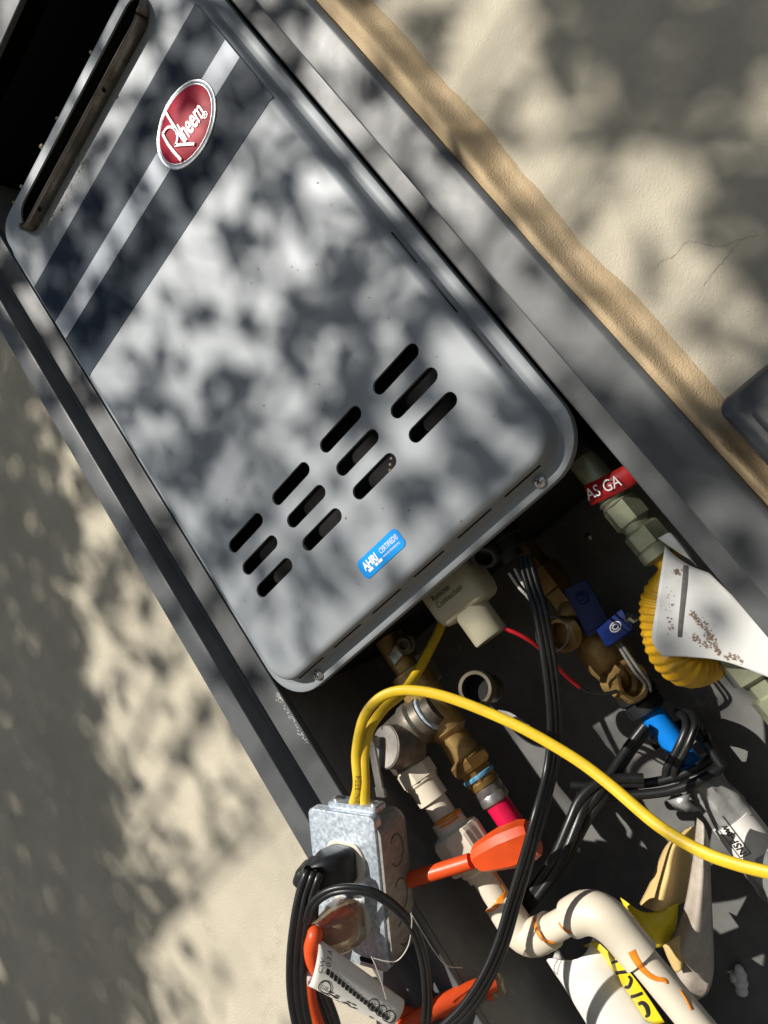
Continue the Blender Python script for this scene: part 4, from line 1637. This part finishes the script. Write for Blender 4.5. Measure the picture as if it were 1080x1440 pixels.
ft.v = [(min(x, 243.5), y_, z_) for x, y_, z_ in ft.v]
fl = ft.build('torn_flap', MAT['leaflet'], leaflet, smooth=60)
fl.modifiers.new('thickness', 'SOLIDIFY').thickness = .0002

mn = thing('manila_packet', 'torn manila envelope with a dusty plastic sleeve behind the drain pipe', 'paper', at(950, 1300, 170))
sh = sheet([[(966, 1164, 190), (972, 1163, 174), (980, 1161, 186), (988, 1159, 196)], [(936, 1190, 190), (948, 1190, 164), (958, 1194, 182), (972, 1196, 196)],
            [(917, 1235, 190), (936, 1238, 160), (952, 1236, 180), (974, 1232, 196)], [(899, 1272, 190), (922, 1281, 162), (946, 1277, 180), (972, 1262, 196)]])
o_ = sh.build('manila_sheet', MAT['manila'], mn, smooth=60)
o_.modifiers.new('thickness', 'SOLIDIFY').thickness = .0003
sh = sheet([[(980, 1150, 168), (990, 1160, 158), (998, 1184, 170)], [(972, 1220, 168), (988, 1222, 152), (1000, 1240, 172)],
            [(958, 1290, 170), (980, 1296, 150), (1003, 1310, 176)], [(938, 1330, 172), (966, 1344, 150), (1004, 1360, 178)], [(950, 1340, 176), (976, 1368, 160), (1000, 1388, 182)]])
o_ = sh.build('plastic_sleeve', MAT['plastic_sheet'], mn, smooth=60)
o_.modifiers.new('thickness', 'SOLIDIFY').thickness = .0003
sh = sheet([[(872, 1262, 176), (908, 1283, 166), (954, 1270, 176)], [(884, 1290, 170), (916, 1306, 158), (952, 1298, 172)], [(894, 1312, 170), (920, 1332, 158), (944, 1328, 172)]])
o_ = sh.build('yellow_flap', MAT['caution'], mn, smooth=60)
o_.modifiers.new('thickness', 'SOLIDIFY').thickness = .0003
sh = sheet([[(932, 1330, 160), (950, 1318, 156), (968, 1312, 164)], [(940, 1350, 158), (956, 1345, 152), (966, 1336, 162)], [(950, 1368, 160), (958, 1364, 156), (962, 1352, 164)]])
o_ = sh.build('manila_sheet', MAT['manila'], mn, smooth=60)
o_.modifiers.new('thickness', 'SOLIDIFY').thickness = .0003
sh = sheet([[(944, 1350, 176), (966, 1352, 168), (1000, 1372, 180)], [(944, 1385, 176), (966, 1392, 170), (996, 1396, 182)], [(950, 1412, 180), (962, 1414, 176), (976, 1410, 184)]])
o_ = sh.build('plastic_sleeve', MAT['plastic_sheet'], mn, smooth=60)
o_.modifiers.new('thickness', 'SOLIDIFY').thickness = .0003

# white rolled sheet with the yellow warning tape at its edge
wrl = thing('paper_roll', 'white rolled sheet edged with yellow tape bearing black letters, under the drain pipe', 'paper', at(850, 1430, 150))
RX, RY = at(838, 1372, 150)[0], 150.0
rzt = at(810, 1338, 125)[2]
m = MB()
rows = []
for i in range(14):
    z_ = rzt - i * 18
    row = []
    for k in range(22):
        t = math.radians(150 + 195 * k / 21)
        r_ = 40 + 2.5 * vn((k * .2, i * .3, 0)) + 3 * math.sin(i * .15)
        row.append((RX + r_ * math.cos(t), RY + .8 * r_ * math.sin(t), z_ - (6 * math.sin(k * .5) if i == 0 else 0)))
    rows.append(row)
m.grid(rows)
o_ = m.build('rolled_sheet', MAT['paper'], wrl, smooth=60)
o_.modifiers.new('thickness', 'SOLIDIFY').thickness = .0003
sh = sheet([[(820, 1330, 142), (838, 1324, 126), (852, 1336, 120)], [(846, 1344, 136), (858, 1346, 120), (872, 1352, 116)], [(866, 1372, 130), (880, 1376, 116), (893, 1376, 114)],
            [(886, 1402, 130), (900, 1406, 116), (913, 1404, 114)], [(908, 1436, 130), (920, 1440, 116), (935, 1438, 114)]])
tape = sh.build('warning_tape', MAT['caution'], wrl, smooth=60)
tape.modifiers.new('thickness', 'SOLIDIFY').thickness = .0002
tv = bvh_of([sh])
for L, wd in (([(860, 1354), (866, 1352), (872, 1350)], [4, 4, 4]), ([(866, 1368), (874, 1367), (884, 1366)], [5, 5, 5]),
              ([(884, 1372), (888, 1378), (884, 1388), (876, 1386)], [4, 5, 5, 4]), ([(886, 1402), (894, 1400), (904, 1396)], [5, 5, 5]),
              ([(898, 1412), (904, 1410), (910, 1416), (912, 1426), (908, 1430)], [5, 6, 7, 6, 4])):
    mb = drip(tv, L, wd, thick=.3)
    if mb.f:
        mb.build('black_letter', MAT['black_print'], tape)

# lump of white foam stuck low on the back panel
fc = at(1041, 1379, BACK_Y - 7)
m = MB()
for k, (dx, dz, r_) in enumerate(((-6, -10, 8), (-1, -2, 9), (5, 6, 8), (8, 12, 6), (-4, 4, 7))):
    c_ = fc + A3(dx, 0, dz)
    m.lathe(c_, EZ, [(r_ * math.sin(a), r_ * math.cos(a)) for a in np.linspace(-1.5, 1.5, 7)], 10, flat=lambda k2, h: 1 + .15 * vn((k2, h, k), .9))
tag(m.build('foam_lump', MAT['foam'], None, smooth=60), 'small white foam lump stuck to the dirty steel at bottom right', 'foam')

# loose threads by the outlet box
tr = thing('loose_threads', 'pale loose threads dangling from the outlet box', 'thread', LB(20, 70, -6))
for L in ([(522, 1345, 742), (528, 1358, 740), (536, 1380, 742), (543, 1405, 746)], [(524, 1347, 742), (545, 1352, 742), (560, 1350, 744), (574, 1330, 738), (579, 1300, 728), (578, 1284, 724)],
          [(580, 1288, 724), (598, 1318, 740), (612, 1340, 760), (628, 1358, 780), (650, 1361, 800)]):
    m = MB()
    m.tube(spline([dep(*q_) for q_ in L], 6), .55, 5)
    m.build('thread', MAT['thread'], tr)

# ================================================================== CHARCOAL BOX ON THE WALL
wb = thing('wall_box', 'dark charcoal plastic box on the stucco beside the caulk', 'utility box', (470, 20, -640))
m = MB()
pr = rrect(258, 300, 12, 6)
c_ = A3(472, 0, -488)
m.rings([[(c_[0] + a * k_, y_, c_[2] + b * k_) for a, b in pr] for y_, k_ in ((21.5, .985), (-34, 1), (-40, .99), (-43.5, .965))])
bx_ = m.build('housing', MAT['box_plastic'], wb, smooth=40)
m = MB()
pr2 = rrect(226, 262, 8, 4)
m.rings([[(c_[0] + a * k_ , y_, c_[2] + b * k_) for a, b in pr2] for y_, k_ in ((-43, 1), (-43.7, 1), (-44.1, .995))])
m.build('lid', MAT['box_plastic'], wb, smooth=40)

# dry bits caught on the top edge of the cover
for px_, py_, sz, which in ((56, 203, 5.5, 'largest, middle one of the'), (79, 166, 3, 'second from the top of the'), (126, 72, 3.5, 'uppermost of the'), (29, 262, 4, 'second from the bottom of the'), (17, 282, 2.6, 'smallest and lowest of the')):
    c_ = at(px_, py_, 3)
    c_[2] = ZT + 1.0
    m = MB()
    m.lathe(c_, nrm(A3(.4, .2, .9)), [(-sz * .3, sz * .25), (0, sz * .62), (sz * .5, sz * .5), (sz * 1.1, sz * .1)], 7, flat=lambda k2, h: 1 + .3 * math.sin(k2 * 2.3 + h))
    tag(m.build('leaf_bit', MAT['leaf_dry'], None, smooth=40), which + ' tiny dry leaf bits on the heater cover top edge', 'debris', 'dry leaf bits on the cover edge')

# ================================================================== SHADE TREE (stands in the garden, between the sun and the wall)
TREE = A3(-3000, -5000, GZ)
CROWN = A3(0, 0, -150) - SUN_DIR * 3500       # crown centre, straight towards the sun
tree = thing('shade_tree', 'leafy garden tree standing before the wall and shading it', 'tree', TREE)
m = MB()
trunk_pts = spline([TREE, TREE + A3(60, -80, 900), TREE + A3(20, 60, 2000), A3(CROWN[0] - 2100, CROWN[1] - 200, CROWN[2] - 900), A3(CROWN[0] - 1650, CROWN[1] - 100, CROWN[2] + 600)], 7)
m.tube(trunk_pts, 150, 14, scale=list(np.linspace(1, .25, len(trunk_pts))))
m.build('trunk', MAT['bark'], tree, smooth=60)
RXC, RYC, RZC = 2100.0, 650.0, 1300.0
tips = []
for k in range(26):
    d = nrm(rng.normal(size=3) * A3(1, 1, .7))
    tip = CROWN + d * A3(RXC, RYC, RZC) * rng.uniform(.55, .98)
    s0 = trunk_pts[int(len(trunk_pts) * rng.uniform(.62, .98))]
    mid = (s0 + tip) / 2 + rng.normal(size=3) * 120 + A3(0, 0, 90)
    br = spline([s0, mid, tip], 6)
    m = MB()
    m.tube(br, 8, 7, scale=list(np.linspace(1, .18, len(br))))
    m.build('limb', MAT['bark'], tree, smooth=60)
    tips.append(br)


def gauss(x, z_, cx0, cz0, rx, rz):
    return math.exp(-((x - cx0) / rx) ** 2 - ((z_ - cz0) / rz) ** 2)


def cover_density(p):
    """leaf density shaped along the sun path to place light and shade: thinner over the lower opening, thick towards its outer left and upper right"""
    k = p[1] / SUN_DIR[1]
    x, z_ = p[0] - SUN_DIR[0] * k, p[2] - SUN_DIR[2] * k
    d = .60
    d -= 1.3 * gauss(x, z_, -120, -600, 330, 250)
    d += .30 * gauss(x, z_, 190, -380, 110, 130)
    d -= .24 * gauss(x, z_, -480, -260, 150, 330)
    d -= .36 * gauss(x, z_, 385, -20, 75, 200)
    d += 1.5 / (1 + math.exp(max(-40, min(40, (x + 560 - .5 * z_) / 16))))  # dense leaves added to darken the left wall, replacing a person's shadow
    d += .45 / (1 + math.exp(-(x - 455 - .15 * z_) / 14))
    n1 = .26 * vn((x, z_, 0), .014, 3.0) + .6 * vn((x + 26 * vn((x, z_, 9), .024, 1.0), z_ * .75, 40), .052, 8.0) + .5 * vn((x, z_ * .8, 70), .104, 2.0)
    t = min(1, max(0, (d - .6 + n1 * .9 + .22) / .35))
    return .006 + .994 * t * t * (3 - 2 * t)


LV, LF = [], []
RX2 = A3(RXC, RYC, RZC)
tries = 0
NT = 80000
pts_r = rng.uniform(-1, 1, (NT * 2, 3))
pts_r = pts_r[(pts_r ** 2).sum(1) < 1][:NT]
for pr_ in pts_r:
    p = CROWN + pr_ * RX2
    if rng.random() > cover_density(p):
        continue
    d = nrm(rng.normal(size=3) + A3(0, 0, -.7))
    s_ = nrm(np.cross(d, rng.normal(size=3)))
    ln_, wd_ = rng.uniform(28, 54), rng.uniform(8, 14)
    n_ = np.cross(d, s_)
    b_ = len(LV)
    LV += [p, p + d * ln_ * .35 + s_ * wd_, p + d * ln_ * .7 + s_ * wd_ * .75 + n_ * 6, p + d * ln_ + n_ * 12, p + d * ln_ * .7 - s_ * wd_ * .75 + n_ * 6, p + d * ln_ * .35 - s_ * wd_]
    LF += [(b_, b_ + 1, b_ + 2, b_ + 3, b_ + 4, b_ + 5)]
m = MB()
m.v = [tuple(p) for p in LV]
m.f = LF
m.build('crown', leafm, tree, smooth=0)

# hedge added out of view behind the viewer to cut sky light
hedge = thing('sky_blocking_hedge', 'unseen green hedge added behind the viewer to dim the open sky', 'hedge', (0, -5600, GZ))
LV, LF = [], []
for i in range(9000):
    p = A3(rng.uniform(-6000, 6000), -5600 + rng.uniform(-420, 420), GZ + 2800 * rng.random() ** .9)
    d = nrm(rng.normal(size=3))
    s_ = nrm(np.cross(d, rng.normal(size=3)))
    b_ = len(LV)
    LV += [p, p + d * 90 + s_ * 55, p + d * 180, p + d * 90 - s_ * 55]
    LF += [(b_, b_ + 1, b_ + 2, b_ + 3)]
m = MB()
m.v = [tuple(p) for p in LV]
m.f = LF
m.build('sky_blocking_foliage', leafm, hedge, smooth=0)
for k in range(9):
    m = MB()
    bx0 = A3(-5600 + 1400 * k, -5600, GZ)
    m.tube([bx0, bx0 + A3(20, 10, 700), bx0 + A3(-20, 0, 1500), bx0 + A3(30, 0, 2400)], 45, 8, scale=[1, .8, .6, .3])
    m.build('sky_blocking_stem', MAT['bark'], hedge)
